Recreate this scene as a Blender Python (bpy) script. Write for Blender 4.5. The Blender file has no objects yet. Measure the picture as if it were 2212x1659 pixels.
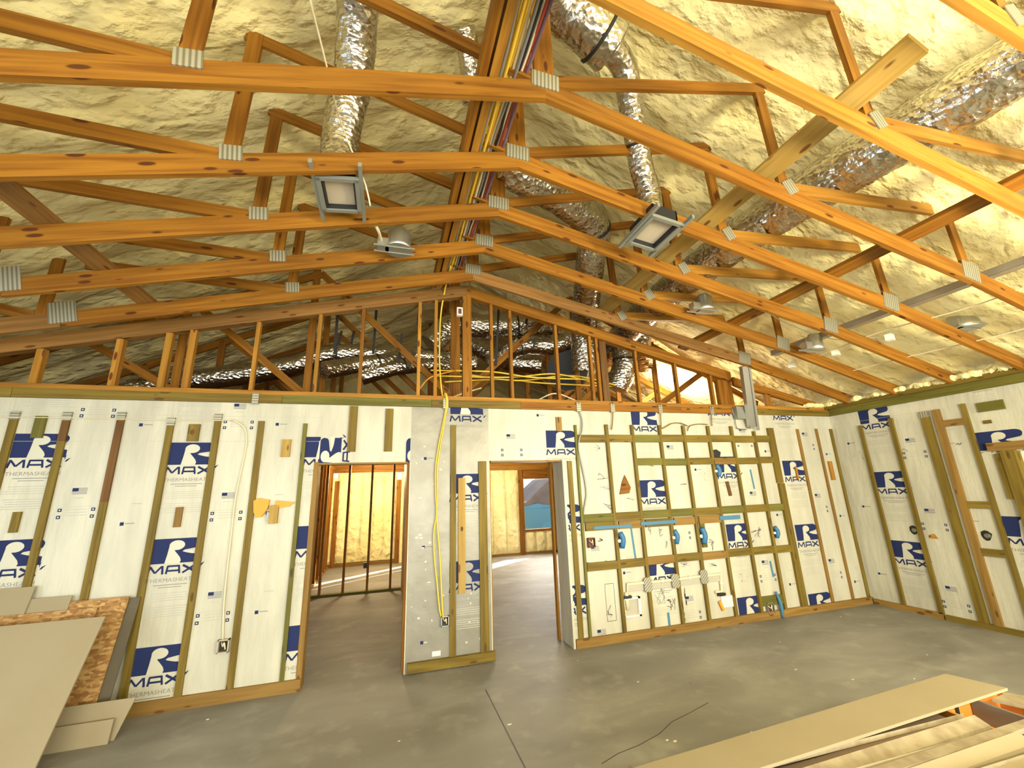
import bpy, math, random
from mathutils import Vector, Matrix, noise
random.seed(7)
S = bpy.context.scene
COL = S.collection

# ---------------------------------------------------------------- camera
F_PX, YAW, PITCH, ROLL, EYE = 890.14, 0.2941, 0.2533, -0.0344, 1.725
cy, sy, cp, sp = math.cos(YAW), math.sin(YAW), math.cos(PITCH), math.sin(PITCH)
FW = Vector((sy*cp, cy*cp, sp)); r0 = Vector((cy, -sy, 0)); u0 = r0.cross(FW)
RT = math.cos(ROLL)*r0 + math.sin(ROLL)*u0
UP = -math.sin(ROLL)*r0 + math.cos(ROLL)*u0
cam = bpy.data.cameras.new('camera'); cam_o = bpy.data.objects.new('camera', cam); COL.objects.link(cam_o)
cam.sensor_width = 36.0; cam.lens = F_PX*36.0/2212.0; cam.clip_start = 0.05; cam.clip_end = 200
cam_o.matrix_world = Matrix(((RT.x, UP.x, -FW.x, 0), (RT.y, UP.y, -FW.y, 0), (RT.z, UP.z, -FW.z, EYE), (0, 0, 0, 1)))
S.camera = cam_o
def ray(x, y): return FW + RT*((x-1106)/F_PX) + UP*((829.5-y)/F_PX)
def onY(x, y, Y): r = ray(x, y); t = Y/r.y; return Vector((r.x*t, Y, EYE+r.z*t))   # a surveyed point on a wall plane
def onZ(x, y, Z): r = ray(x, y); t = (Z-EYE)/r.z; return Vector((r.x*t, r.y*t, Z))
def onX(x, y, X): r = ray(x, y); t = X/r.x; return Vector((X, r.y*t, EYE+r.z*t))

# ---------------------------------------------------------------- world, sun, daylight, exposure
S.view_settings.view_transform = 'Standard'; S.view_settings.look = 'None'
S.view_settings.exposure = -0.12; S.view_settings.gamma = 1.0; S.view_settings.use_curve_mapping = False
w = bpy.data.worlds.new('sky'); S.world = w; w.use_nodes = True
w.node_tree.nodes['Background'].inputs[0].default_value = (0.93, 0.96, 1.0, 1)
w.node_tree.nodes['Background'].inputs[1].default_value = 1.6
def light(name, kind, loc, target, power, color, size=None, sizey=None, angle=None):
    l = bpy.data.lights.new(name, kind); l.energy = power; l.color = color
    if kind == 'AREA': l.shape = 'RECTANGLE'; l.size = size; l.size_y = sizey
    elif kind == 'POINT': l.shadow_soft_size = size
    if angle: l.angle = angle
    o = bpy.data.objects.new(name, l); COL.objects.link(o); o.location = loc
    d = Vector(target)-Vector(loc); o.rotation_euler = d.to_track_quat('-Z', 'Y').to_euler()
    return o
light('sun', 'SUN', (8, 16, 8), (8-.78, 16-.62, 8-.66), 24.0, (1.0, .93, .8), angle=.01)
light('daylight_rear_opening', 'AREA', (1.0, -3.6, 1.7), (1.3, 1.2, 5.0), 860, (1.0, .965, .80), 9.0, 2.8)
light('daylight_left_opening', 'AREA', (-4.7, 0.6, 1.4), (0.5, 3.0, 2.2), 85, (.72, .90, 1.0), 2.6, 2.2)
light('right_side_fill', 'AREA', (6.5, -0.6, 1.6), (0, 3.0, 3.0), 120, (1.0, .91, .62), 2.6, 2.0)  # added warm fill on the unseen right side, brightens the right-hand foam
light('work_lamp', 'AREA', (3.4, -0.6, 2.3), (4.0, 4.0, 2.2), 190, (1.0, .88, .52), .5, .5)
light('back_room_window_light', 'AREA', (4.3, 11.3, 1.5), (3.0, 7.0, .8), 130, (1.0, .95, .85), 1.2, 1.4)
light('left_room_fill', 'POINT', (-.3, 10.4, 2.3), (0, 0, 0), 260, (1.0, .80, .45), .25)  # unseen fill lamp added to brighten the foam in the left back room
light('right_room_fill', 'POINT', (2.7, 9.9, 2.2), (0, 0, 0), 150, (1.0, .86, .6), .25)  # added fill with no fixture, lifts the far foam wall of this room
light('attic_lamp', 'POINT', (5.2, 6.3, 3.3), (0, 0, 0), 150, (1.0, .86, .6), .15)

# ---------------------------------------------------------------- materials
MATS = {}
def nt(m): return m.node_tree.nodes, m.node_tree.links
def base(name, col, rough=.6, metal=0.0, spec=.5):
    m = bpy.data.materials.new(name); m.use_nodes = True
    b = m.node_tree.nodes['Principled BSDF']
    b.inputs['Base Color'].default_value = (*col, 1); b.inputs['Roughness'].default_value = rough
    b.inputs['Metallic'].default_value = metal; b.inputs['Specular IOR Level'].default_value = spec
    MATS[name] = m; return m, b
def ramp(n, stops):
    r = n.new('ShaderNodeValToRGB'); e = r.color_ramp.elements
    while len(e) < len(stops): e.new(.5)
    for i, (p, c) in enumerate(stops): e[i].position = p; e[i].color = (*c, 1)
    return r
def noisy(name, c1, c2, scale, rough=.7, bump=0, bscale=None, detail=5, metal=0, coord='Object', lo=.35, hi=.65, spec=.3, aniso=False):
    m, b = base(name, c1, rough, metal, spec); n, l = nt(m)
    tc = n.new('ShaderNodeTexCoord'); no = n.new('ShaderNodeTexNoise'); no.inputs['Scale'].default_value = scale; no.inputs['Detail'].default_value = detail
    src = tc.outputs[coord]
    if aniso:      # streaks that run down the sheet
        am = n.new('ShaderNodeMapping'); am.inputs['Scale'].default_value = (2.2, 2.2, .5); l.new(src, am.inputs[0]); src = am.outputs[0]
    l.new(src, no.inputs['Vector']); r = ramp(n, [(lo, c1), (hi, c2)])
    l.new(no.outputs[0], r.inputs[0]); l.new(r.outputs[0], b.inputs['Base Color'])
    if bump:
        n2 = n.new('ShaderNodeTexNoise'); n2.inputs['Scale'].default_value = bscale or scale; n2.inputs['Detail'].default_value = 4
        l.new(src, n2.inputs['Vector']); bp = n.new('ShaderNodeBump'); bp.inputs['Strength'].default_value = bump
        bp.inputs['Distance'].default_value = .01
        l.new(n2.outputs[0], bp.inputs['Height']); l.new(bp.outputs[0], b.inputs['Normal'])
    return m
def wood(name, c1, c2, knot, rough=.6, knots=True):
    m, b = base(name, c1, rough, 0, .25); n, l = nt(m)
    uv = n.new('ShaderNodeUVMap'); mp = n.new('ShaderNodeMapping'); mp.inputs['Scale'].default_value = (1.3, 26, 1)
    l.new(uv.outputs[0], mp.inputs[0]); no = n.new('ShaderNodeTexNoise'); no.inputs['Scale'].default_value = 1.0; no.inputs['Detail'].default_value = 5
    no.inputs['Distortion'].default_value = .6
    l.new(mp.outputs[0], no.inputs['Vector']); r = ramp(n, [(.32, c2), (.62, c1)]); l.new(no.outputs[0], r.inputs[0])
    out = r.outputs[0]
    # slow tone change along the board
    mp3 = n.new('ShaderNodeMapping'); mp3.inputs['Scale'].default_value = (.6, .6, 1); l.new(uv.outputs[0], mp3.inputs[0])
    n3 = n.new('ShaderNodeTexNoise'); n3.inputs['Scale'].default_value = 1.0; n3.inputs['Detail'].default_value = 1; l.new(mp3.outputs[0], n3.inputs['Vector'])
    mr = n.new('ShaderNodeMapRange'); mr.inputs[1].default_value = .3; mr.inputs[2].default_value = .7; mr.inputs[3].default_value = .78; mr.inputs[4].default_value = 1.15
    l.new(n3.outputs[0], mr.inputs[0]); hs = n.new('ShaderNodeHueSaturation'); l.new(mr.outputs[0], hs.inputs['Value']); l.new(out, hs.inputs['Color']); out = hs.outputs[0]
    if knots:
        mp2 = n.new('ShaderNodeMapping'); mp2.inputs['Scale'].default_value = (3.4, 11.0, 1); l.new(uv.outputs[0], mp2.inputs[0])
        v = n.new('ShaderNodeTexVoronoi'); v.inputs['Scale'].default_value = 1.0; l.new(mp2.outputs[0], v.inputs['Vector'])
        r2 = ramp(n, [(.0, (1, 1, 1)), (.13, (.95, .95, .95)), (.18, (0, 0, 0))]); l.new(v.outputs['Distance'], r2.inputs[0])
        mx = n.new('ShaderNodeMix'); mx.data_type = 'RGBA'; l.new(r2.outputs[0], mx.inputs['Factor']); l.new(out, mx.inputs['A']); mx.inputs['B'].default_value = (*knot, 1)
        out = mx.outputs['Result']
    l.new(out, b.inputs['Base Color']); return m
wood('pine', (.30, .128, .012), (.175, .062, .005), (.075, .02, .004))
wood('pine_light', (.40, .195, .028), (.26, .11, .012), (.11, .03, .006))
wood('pine_dusty', (.28, .14, .038), (.18, .085, .022), (.12, .04, .01))
wood('yellow_board', (.48, .32, .09), (.38, .23, .05), (.16, .07, .02))
wood('treated', (.20, .14, .024), (.125, .082, .012), (.10, .05, .01))
wood('treated_tan', (.29, .17, .045), (.20, .11, .025), (.12, .05, .012))
wood('treated_green', (.16, .145, .028), (.105, .095, .016), (.06, .05, .01))
wood('red_cedar', (.16, .078, .022), (.10, .045, .012), (.08, .02, .01))
noisy('board_foil', (.575, .56, .47), (.45, .435, .365), 2.6, .40, .8, 8, spec=.5, aniso=True, hi=.72)
noisy('board_grey', (.31, .30, .265), (.25, .24, .205), 4, .4, .35, 9, metal=.25, spec=.5)
base('board_white', (.56, .55, .47), .45); base('ink_blue', (.016, .026, .105), .7, 0, .2); base('ink_grey', (.24, .24, .25), .6); base('ink_faint', (.43, .425, .38), .6); base('ink_black', (.05, .04, .04), .6)
base('foam_cut', (.80, .74, .56), .8)
noisy('drywall_face', (.33, .28, .19), (.31, .26, .17), 2, .8); noisy('drywall_edge', (.34, .29, .20), (.25, .20, .135), 14, .9)
noisy('grey_card', (.13, .11, .08), (.11, .095, .07), 5, .8)
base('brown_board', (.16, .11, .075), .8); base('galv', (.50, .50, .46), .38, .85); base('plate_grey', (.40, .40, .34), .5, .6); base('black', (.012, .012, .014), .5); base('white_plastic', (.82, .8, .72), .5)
base('yellow_jacket', (.80, .55, .06), .45); base('red_jacket', (.35, .05, .03), .5); base('grey_jacket', (.20, .21, .22), .5); base('white_jacket', (.72, .64, .46), .5)
base('purple_jacket', (.16, .09, .15), .5); noisy('tarp_grey', (.16, .135, .14), (.10, .085, .09), 1.5, .6); base('orange_plastic', (.85, .32, .02), .5); base('blue_tape', (.06, .19, .33), .6); base('blue_box', (.03, .15, .34), .5)
base('pvc_grey', (.42, .40, .33), .5); base('brown_box', (.14, .05, .035), .6); base('grey_metal', (.30, .31, .28), .45, .5); base('strap_black', (.015, .015, .015), .6)
noisy('carton', (.72, .30, .06), (.60, .22, .03), 3, .7)
noisy('gasket', (.55, .47, .36), (.50, .43, .33), 3, .6)
# concrete
def concrete():
    m, b = base('concrete', (.3, .27, .22), .62, 0, .35); n, l = nt(m)
    tc = n.new('ShaderNodeTexCoord'); a = n.new('ShaderNodeTexNoise'); a.inputs['Scale'].default_value = .9; a.inputs['Detail'].default_value = 7; a.inputs['Distortion'].default_value = .5
    mp = n.new('ShaderNodeMapping'); mp.inputs['Scale'].default_value = (1, 2.0, 1); l.new(tc.outputs['Object'], mp.inputs[0]); l.new(mp.outputs[0], a.inputs['Vector'])
    r = ramp(n, [(.3, (.19, .182, .168)), (.52, (.255, .247, .23)), (.72, (.34, .33, .31))]); l.new(a.outputs[0], r.inputs[0])
    s = n.new('ShaderNodeTexNoise'); s.inputs['Scale'].default_value = 5; s.inputs['Detail'].default_value = 8; l.new(tc.outputs['Object'], s.inputs['Vector'])
    r2 = ramp(n, [(.55, (0, 0, 0)), (.78, (.35, .35, .35))]); l.new(s.outputs[0], r2.inputs[0])
    mx = n.new('ShaderNodeMix'); mx.data_type = 'RGBA'; l.new(r2.outputs[0], mx.inputs['Factor']); l.new(r.outputs[0], mx.inputs['A']); mx.inputs['B'].default_value = (.50, .48, .43, 1)
    l.new(mx.outputs['Result'], b.inputs['Base Color'])
    bp = n.new('ShaderNodeBump'); bp.inputs['Strength'].default_value = .15; bp.inputs['Distance'].default_value = .004; l.new(s.outputs[0], bp.inputs['Height']); l.new(bp.outputs[0], b.inputs['Normal'])
concrete()
def foam():
    m, b = base('spray_foam', (.80, .60, .26), .75, 0, .2); n, l = nt(m)
    tc = n.new('ShaderNodeTexCoord'); a = n.new('ShaderNodeTexNoise'); a.inputs['Scale'].default_value = 1.3; a.inputs['Detail'].default_value = 3
    l.new(tc.outputs['Object'], a.inputs['Vector']); r = ramp(n, [(.35, (.86, .74, .36)), (.62, (.94, .85, .48))]); l.new(a.outputs[0], r.inputs[0]); l.new(r.outputs[0], b.inputs['Base Color'])
    mp = n.new('ShaderNodeMapping'); mp.inputs['Scale'].default_value = (1.0, 1.6, 1.0); l.new(tc.outputs['Object'], mp.inputs[0])
    v = n.new('ShaderNodeTexVoronoi'); v.feature = 'SMOOTH_F1'; v.inputs['Scale'].default_value = 5.5; v.inputs['Smoothness'].default_value = .8; v.inputs['Randomness'].default_value = 1
    wn = n.new('ShaderNodeTexNoise'); wn.inputs['Scale'].default_value = 5; wn.inputs['Detail'].default_value = 5; l.new(mp.outputs[0], wn.inputs['Vector'])
    wa = n.new('ShaderNodeVectorMath'); wa.operation = 'MULTIPLY_ADD'; wa.inputs[1].default_value = (.35, .35, .35); l.new(wn.outputs['Color'], wa.inputs[0]); l.new(mp.outputs[0], wa.inputs[2]); l.new(wa.outputs[0], v.inputs['Vector'])
    ad = n.new('ShaderNodeMath'); ad.operation = 'MULTIPLY_ADD'; ad.inputs[1].default_value = .55; l.new(wn.outputs[0], ad.inputs[0]); l.new(v.outputs['Distance'], ad.inputs[2])
    bp = n.new('ShaderNodeBump'); bp.inputs['Strength'].default_value = .65; bp.inputs['Distance'].default_value = .09; bp.invert = True; l.new(ad.outputs[0], bp.inputs['Height']); l.new(bp.outputs[0], b.inputs['Normal'])
foam()
def foil():
    m, b = base('duct_foil', (.60, .57, .51), .20, 1.0); n, l = nt(m)
    tc = n.new('ShaderNodeTexCoord'); v = n.new('ShaderNodeTexVoronoi'); v.inputs['Scale'].default_value = 20; mpf = n.new('ShaderNodeMapping'); mpf.inputs['Scale'].default_value = (1, 1, 1.6); l.new(tc.outputs['Object'], mpf.inputs[0]); l.new(mpf.outputs[0], v.inputs['Vector'])
    a = n.new('ShaderNodeTexNoise'); a.inputs['Scale'].default_value = 14; a.inputs['Detail'].default_value = 5; l.new(tc.outputs['Object'], a.inputs['Vector'])
    ad = n.new('ShaderNodeMath'); ad.operation = 'ADD'; l.new(v.outputs['Distance'], ad.inputs[0]); l.new(a.outputs[0], ad.inputs[1])
    bp = n.new('ShaderNodeBump'); bp.inputs['Strength'].default_value = .55; bp.inputs['Distance'].default_value = .02; l.new(ad.outputs[0], bp.inputs['Height']); l.new(bp.outputs[0], b.inputs['Normal'])
foil()
def osb():
    m, b = base('osb', (.5, .3, .1), .7); n, l = nt(m)
    tc = n.new('ShaderNodeTexCoord'); mp = n.new('ShaderNodeMapping'); mp.inputs['Scale'].default_value = (26, 26, 60); l.new(tc.outputs['Object'], mp.inputs[0])
    v = n.new('ShaderNodeTexVoronoi'); v.inputs['Scale'].default_value = 1; l.new(mp.outputs[0], v.inputs['Vector'])
    sx = n.new('ShaderNodeSeparateColor'); l.new(v.outputs['Color'], sx.inputs[0])
    r = ramp(n, [(0, (.24, .11, .03)), (.5, (.36, .19, .06)), (1, (.52, .34, .14))]); l.new(sx.outputs[0], r.inputs[0]); l.new(r.outputs[0], b.inputs['Base Color'])
osb()
def ribbed():
    m = MATS['plate_grey']; n, l = nt(m); b = n['Principled BSDF']
    uv = n.new('ShaderNodeUVMap'); wv = n.new('ShaderNodeTexWave'); wv.inputs['Scale'].default_value = 12; wv.bands_direction = 'X'
    l.new(uv.outputs[0], wv.inputs['Vector']); r = ramp(n, [(.2, (.22, .21, .16)), (.7, (.44, .43, .36))]); l.new(wv.outputs[0], r.inputs[0]); l.new(r.outputs[0], b.inputs['Base Color'])
ribbed()

# ---------------------------------------------------------------- mesh builder
class MB:
    def __init__(s): s.v = []; s.f = []; s.uv = []; s.m = []; s.mats = []; s.sm = []
    def mi(s, mat):
        if mat not in s.mats: s.mats.append(mat)
        return s.mats.index(mat)
    def face(s, pts, mat, uv=None, smooth=False):
        i = len(s.v); s.v += [Vector(p) for p in pts]; s.f.append(list(range(i, i+len(pts)))); s.m.append(s.mi(mat)); s.sm.append(smooth)
        s.uv.append(uv or [(0, 0)]*len(pts))
    def obox(s, c, ax, ay, az, mat):
        """box with centre c and half-axis vectors; u runs along ax"""
        c = Vector(c); ax, ay, az = Vector(ax), Vector(ay), Vector(az); L, A, B = ax.length*2, ay.length*2, az.length*2
        o, q = random.random()*50, random.random()*50; i = len(s.v)
        for a in (-1, 1):
            for b in (-1, 1):
                for d in (-1, 1): s.v.append(c+ax*a+ay*b+az*d)
        mi = s.mi(mat)
        for fc, uv in (((0, 1, 3, 2), [(0, 0), (0, B), (A, B), (A, 0)]), ((4, 6, 7, 5), [(0, 0), (A, 0), (A, B), (0, B)]),
                       ((0, 4, 5, 1), [(0, 0), (L, 0), (L, B), (0, B)]), ((2, 3, 7, 6), [(0, 0), (0, B), (L, B), (L, 0)]),
                       ((0, 2, 6, 4), [(0, 0), (0, A), (L, A), (L, 0)]), ((1, 5, 7, 3), [(0, 0), (L, 0), (L, A), (0, A)])):
            s.f.append([i+k for k in fc]); s.m.append(mi); s.sm.append(False)
            k = .37*len(s.f); s.uv.append([(a+o, b+q+k) for a, b in uv])
        return s
    def box(s, x0, x1, y0, y1, z0, z1, mat):
        h = [(x1-x0)/2, (y1-y0)/2, (z1-z0)/2]; V = [Vector((h[0], 0, 0)), Vector((0, h[1], 0)), Vector((0, 0, h[2]))]
        k = max(range(3), key=lambda i: h[i]); order = [k, (k+1) % 3, (k+2) % 3]
        return s.obox(((x0+x1)/2, (y0+y1)/2, (z0+z1)/2), V[order[0]], V[order[1]], V[order[2]], mat)
    def beam(s, p0, p1, wdt, hgt, mat, side=(0, 1, 0)):
        """rectangular bar from p0 to p1; wdt measured along 'side'"""
        p0, p1 = Vector(p0), Vector(p1); d = (p1-p0); sd = Vector(side); sd = (sd-d*(sd.dot(d)/d.length_squared)).normalized(); up = d.normalized().cross(sd)
        return s.obox((p0+p1)/2, d/2, sd*wdt/2, up*hgt/2, mat)
    def prism(s, pts, y0, y1, mat, axis='y'):
        """outline in XZ (or YZ for axis x, XY for axis z) given thickness"""
        def T(a, b, y): return Vector((a, y, b)) if axis == 'y' else (Vector((y, a, b)) if axis == 'x' else Vector((a, b, y)))
        o = random.random()*50; n = len(pts); d = Vector(pts[1])-Vector(pts[0]); d.normalize(); e = Vector((-d.y, d.x))
        uvp = [(Vector(p).dot(d)+o, Vector(p).dot(e)+o) for p in pts]
        s.face([T(a, b, y0) for a, b in pts], mat, uvp); s.face([T(a, b, y1) for a, b in reversed(pts)], mat, [(u, v+.3) for u, v in reversed(uvp)])
        for i in range(n):
            a, b = pts[i], pts[(i+1) % n]; L = math.dist(a, b)
            s.face([T(*b, y0), T(*a, y0), T(*a, y1), T(*b, y1)], mat, [(L+o, o), (o, o), (o, o+abs(y1-y0)), (L+o, o+abs(y1-y0))])
        return s
    def tube(s, pts, r, mat, seg=8, cap=True, smooth=True, rfun=None):
        pts = [Vector(p) for p in pts]; n = len(pts); rings = []; N = None; arc = 0
        for i, p in enumerate(pts):
            t = (pts[min(i+1, n-1)]-pts[max(i-1, 0)]).normalized()
            if N is None: N = t.orthogonal().normalized()
            else: N = (N-t*N.dot(t)).normalized()
            B = t.cross(N); base_i = len(s.v)
            if i: arc += (p-pts[i-1]).length
            for k in range(seg):
                a = 2*math.pi*k/seg; rr = r if rfun is None else rfun(arc, a)
                s.v.append(p+(N*math.cos(a)+B*math.sin(a))*rr)
            rings.append(base_i)
        mi = s.mi(mat)
        for i in range(n-1):
            for k in range(seg):
                k2 = (k+1) % seg; s.f.append([rings[i]+k, rings[i]+k2, rings[i+1]+k2, rings[i+1]+k]); s.m.append(mi); s.sm.append(smooth); s.uv.append([(0, 0)]*4)
        if cap:
            for q, rev in ((rings[0], True), (rings[-1], False)):
                f = [q+k for k in range(seg)]; s.f.append(f[::-1] if rev else f); s.m.append(mi); s.sm.append(False); s.uv.append([(0, 0)]*seg)
        return s
    def build(s, name, parent=None, origin=None):
        o_ = Vector(origin) if origin is not None else (parent.location.copy() if parent is not None and parent.type == 'EMPTY' else Vector((0, 0, 0)))
        if origin is None and parent is None and s.v:
            xs = [v.x for v in s.v]; ys = [v.y for v in s.v]; zs = [v.z for v in s.v]
            o_ = Vector(((min(xs)+max(xs))/2, (min(ys)+max(ys))/2, min(zs)))
        if parent is not None and parent.type != 'EMPTY': o_ = Vector(parent.get('_o', (0, 0, 0)))
        me = bpy.data.meshes.new(name); me.from_pydata([v-o_ for v in s.v], [], s.f)
        for m in s.mats: me.materials.append(MATS[m])
        me.polygons.foreach_set('material_index', s.m); me.polygons.foreach_set('use_smooth', s.sm)
        ul = me.uv_layers.new(name='UVMap'); flat = []
        for poly, uv in zip(me.polygons, s.uv):
            for c in uv: flat += [c[0], c[1]]
        ul.data.foreach_set('uv', flat); me.update()
        ob = bpy.data.objects.new(name, me); COL.objects.link(ob)
        if parent is None: ob.location = o_
        else: ob.parent = parent
        ORG[ob.name] = o_.copy()
        return ob
ORG = {}
def sub(mb, name, parent):
    """a sub-part under a mesh part of a thing"""
    o_ = ORG[parent.name]; ob = mb.build(name, None, origin=o_); ob.location = (0, 0, 0); ob.parent = parent; ORG[ob.name] = o_; return ob
def tag(o, label, cat, group=None, kind=None):
    if label: o['label'] = label
    if cat: o['category'] = cat
    if group: o['group'] = group
    if kind: o['kind'] = kind
    return o
def thing(name, loc, label, cat, group=None):
    e = bpy.data.objects.new(name, None); COL.objects.link(e); e.location = loc; e.empty_display_size = .1
    return tag(e, label, cat, group)
def struct(o): o['kind'] = 'structure'; return o
def part(mb, name, root): return mb.build(name, root)
def smooth_path(pts, step=.04):
    pts = [Vector(p) for p in pts]; P = [pts[0]*2-pts[1]]+pts+[pts[-1]*2-pts[-2]]; out = []
    for i in range(1, len(P)-2):
        a, b, c, d = P[i-1:i+3]; n = max(2, int((c-b).length/step))
        for k in range(n):
            t = k/n; out.append(.5*((2*b)+(c-a)*t+(2*a-5*b+4*c-d)*t*t+(3*b-a-3*c+d)*t**3))
    out.append(pts[-1]); return out

# ================================================================ SETTING
XC, WL, WR, FY = .888, -4.95, 6.72, 4.797          # ridge x, side walls, foam-board face of the back wall
RZ, RS = 5.79, .482                                  # spray-foam surface: z = RZ - RS*|x-XC|
mb = MB(); mb.box(-9, 12, -9, 17, -.12, 0, 'concrete')
floor = struct(mb.build('floor'))
# control joint + crack in the slab
mb = MB()
a, b = onZ(1050, 1488, 0), onZ(1138, 1659, 0); 
mb.box(.918, .926, 2.4, 4.19, 0, .0015, 'black')
cr = [onZ(1300, 1650, 0), onZ(1335, 1628, 0), onZ(1380, 1610, 0), onZ(1425, 1585, 0), onZ(1450, 1560, 0), onZ(1490, 1540, 0), onZ(1530, 1518, 0)]
for p, q in zip(cr, cr[1:]):
    mb.beam(p+Vector((0, 0, .0008)), q+Vector((0, 0, .0008)), .005, .0012, 'ink_black')
for k in range(38):
    x, y = random.uniform(-1.5, 5.8), random.uniform(2.6, 4.6); r = random.uniform(.002, .007)
    mb.obox((x, y, r*.3), Vector((r*2.0, r*.5, 0)), Vector((-r*.4, r, 0)), (0, 0, r*.3), random.choice(['board_white', 'foam_cut', 'foam_cut', 'grey_jacket']))
crumbs = mb.build('floor_debris'); tag(crumbs, 'fine slab cracks and scattered foam crumbs on the concrete floor', 'debris', kind='stuff')

# foam ceiling
def foam_grid(name, P, nu, nv, amp):
    m = MB(); vs = []
    for i in range(nu+1):
        for j in range(nv+1):
            p, nrm = P(i/nu, j/nv); q = Vector(p)
            d = noise.fractal(Vector((q.x*.9, q.y*2.3, q.z*.9)), .9, 2.1, 4)*.6+noise.noise(Vector((q.x*3.1, q.y*4.3, q.z*3)))*.5
            vs.append(q+Vector(nrm)*amp*d)
    m.v = vs; mi = m.mi('spray_foam')
    for i in range(nu):
        for j in range(nv):
            a = i*(nv+1)+j; m.f.append([a, a+1, a+nv+2, a+nv+1]); m.m.append(mi); m.sm.append(True); m.uv.append([(0, 0)]*4)
    return m
def roof_pt(u, v):
    x = WL-.3+(WR+.6-WL)*u; y = -6+18.4*v; dx = abs(x-XC)
    z = RZ-RS*math.sqrt(dx*dx+.04)+.1*RS
    z += .035*math.cos((y-1.65)/.6082*2*math.pi)     # foam swells between the hidden rafters
    return (x, y, z), (0, 0, -1)
g = foam_grid('ceiling', roof_pt, 150, 230, .05)
# roof deck above so that the shell has thickness
for sgn in (-1, 1):
    xe = WL-.6 if sgn < 0 else WR+.6; x1 = XC; ze = RZ+.25-RS*abs(xe-XC); zc = RZ+.25
    pts = [(xe, -6.2), (x1, -6.2), (x1, 12.5), (xe, 12.5)]
    g.face([(xe, -6.2, ze), (XC, -6.2, zc), (XC, 12.5, zc), (xe, 12.5, ze)], 'grey_card')
ceiling = struct(g.build('ceiling', origin=(0, 0, 0)))

# ---- prints on the foam boards: generic sheet logo built from flat ink shapes
def clip(poly, r):
    x0, x1, z0, z1 = r
    for ax, lim, sg in ((0, x0, 1), (0, x1, -1), (1, z0, 1), (1, z1, -1)):
        out = []
        for i, p in enumerate(poly):
            q = poly[(i+1) % len(poly)]; a = (p[ax]-lim)*sg; b_ = (q[ax]-lim)*sg
            if a >= 0: out.append(p)
            if (a >= 0) != (b_ >= 0): t = a/(a-b_); out.append((p[0]+(q[0]-p[0])*t, p[1]+(q[1]-p[1])*t))
        poly = out
        if len(poly) < 3: return None
    return poly
def arc(cx, cy_, rx, ry, a0, a1, n):
    return [(cx+rx*math.cos(math.radians(a0+(a1-a0)*i/n)), cy_+ry*math.sin(math.radians(a0+(a1-a0)*i/n))) for i in range(n+1)]
W_, H_ = .395, .215
LOGO_BLUE = [[(0, 0), (0, 1), (.84, 1)]+arc(.84, .80, .16, .20, 80, -20, 6)+[(.98, .66), (.93, .60), (.66, .52), (.62, .46), (.80, .36), (1.0, .32), (1.0, 0)]]
LOGO_WHITE = [arc(.50, .72, .155, .20, 0, 340, 18), [(.35, .70), (.33, .35), (.30, 0), (.60, 0), (.615, .10), (.59, .22), (.53, .36), (.465, .50), (.50, .60), (.42, .72)],
              [(.64, .445), (.76, .475), (1.03, .54), (1.03, .34), (.85, .355), (.74, .39)]]
def stroke(a, b, t):
    d = (b[0]-a[0], b[1]-a[1]); L = math.hypot(*d); n = (-d[1]/L*t/2, d[0]/L*t/2)
    return [(a[0]+n[0], a[1]+n[1]), (b[0]+n[0], b[1]+n[1]), (b[0]-n[0], b[1]-n[1]), (a[0]-n[0], a[1]-n[1])]
def max_letters(x, z, w_, h_):
    P = []; t = h_*.22
    def S_(a, b, tt=t): P.append(stroke((x+a[0]*w_, z+a[1]*h_), (x+b[0]*w_, z+b[1]*h_), tt))
    S_((.0, 0), (.04, 1), t*1.1); S_((.04, .95), (.15, .18)); S_((.15, .18), (.27, .95)); S_((.28, 1), (.30, 0), t*1.1)
    S_((.37, 0), (.39, .95)); S_((.38, .90), (.60, .90)); S_((.61, 1), (.64, 0)); S_((.38, .36), (.62, .36))
    S_((.69, .96), (.98, .04), t*1.2); S_((.70, .04), (.96, .96), t*1.1)
    return P
def leaf(x, z, s):
    return [[(x, z), (x+.3*s, z+.05*s), (x+.85*s, z+.75*s), (x+.25*s, z+.45*s)], [(x-.05*s, z+.25*s), (x-.12*s, z+.8*s), (x+.15*s, z+1.35*s), (x+.02*s, z+.7*s)]]
_txt = {}
def text_polys(s_, size):
    if s_ not in _txt:
        c = bpy.data.curves.new('t', 'FONT'); c.body = s_; c.size = 1; c.resolution_u = 2
        o = bpy.data.objects.new('t', c); COL.objects.link(o); bpy.context.view_layer.update()
        me = o.to_mesh(); pl = [[(me.vertices[i].co.x, me.vertices[i].co.y) for i in p.vertices] for p in me.polygons]
        o.to_mesh_clear(); bpy.data.objects.remove(o); bpy.data.curves.remove(c)
        _txt[s_] = (pl, max(p[0] for q in pl for p in q), min(p[0] for q in pl for p in q))
    return _txt[s_]
def text_fit(s_, x, z, w_, h_):
    pl, mx, mn = text_polys(s_, 1); k = w_/(mx-mn)
    return [[(x+(a-mn)*k, z+b_*h_/.72) for a, b_ in q] for q in pl]
BIG = (-99, 99, -99, 99)
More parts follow.
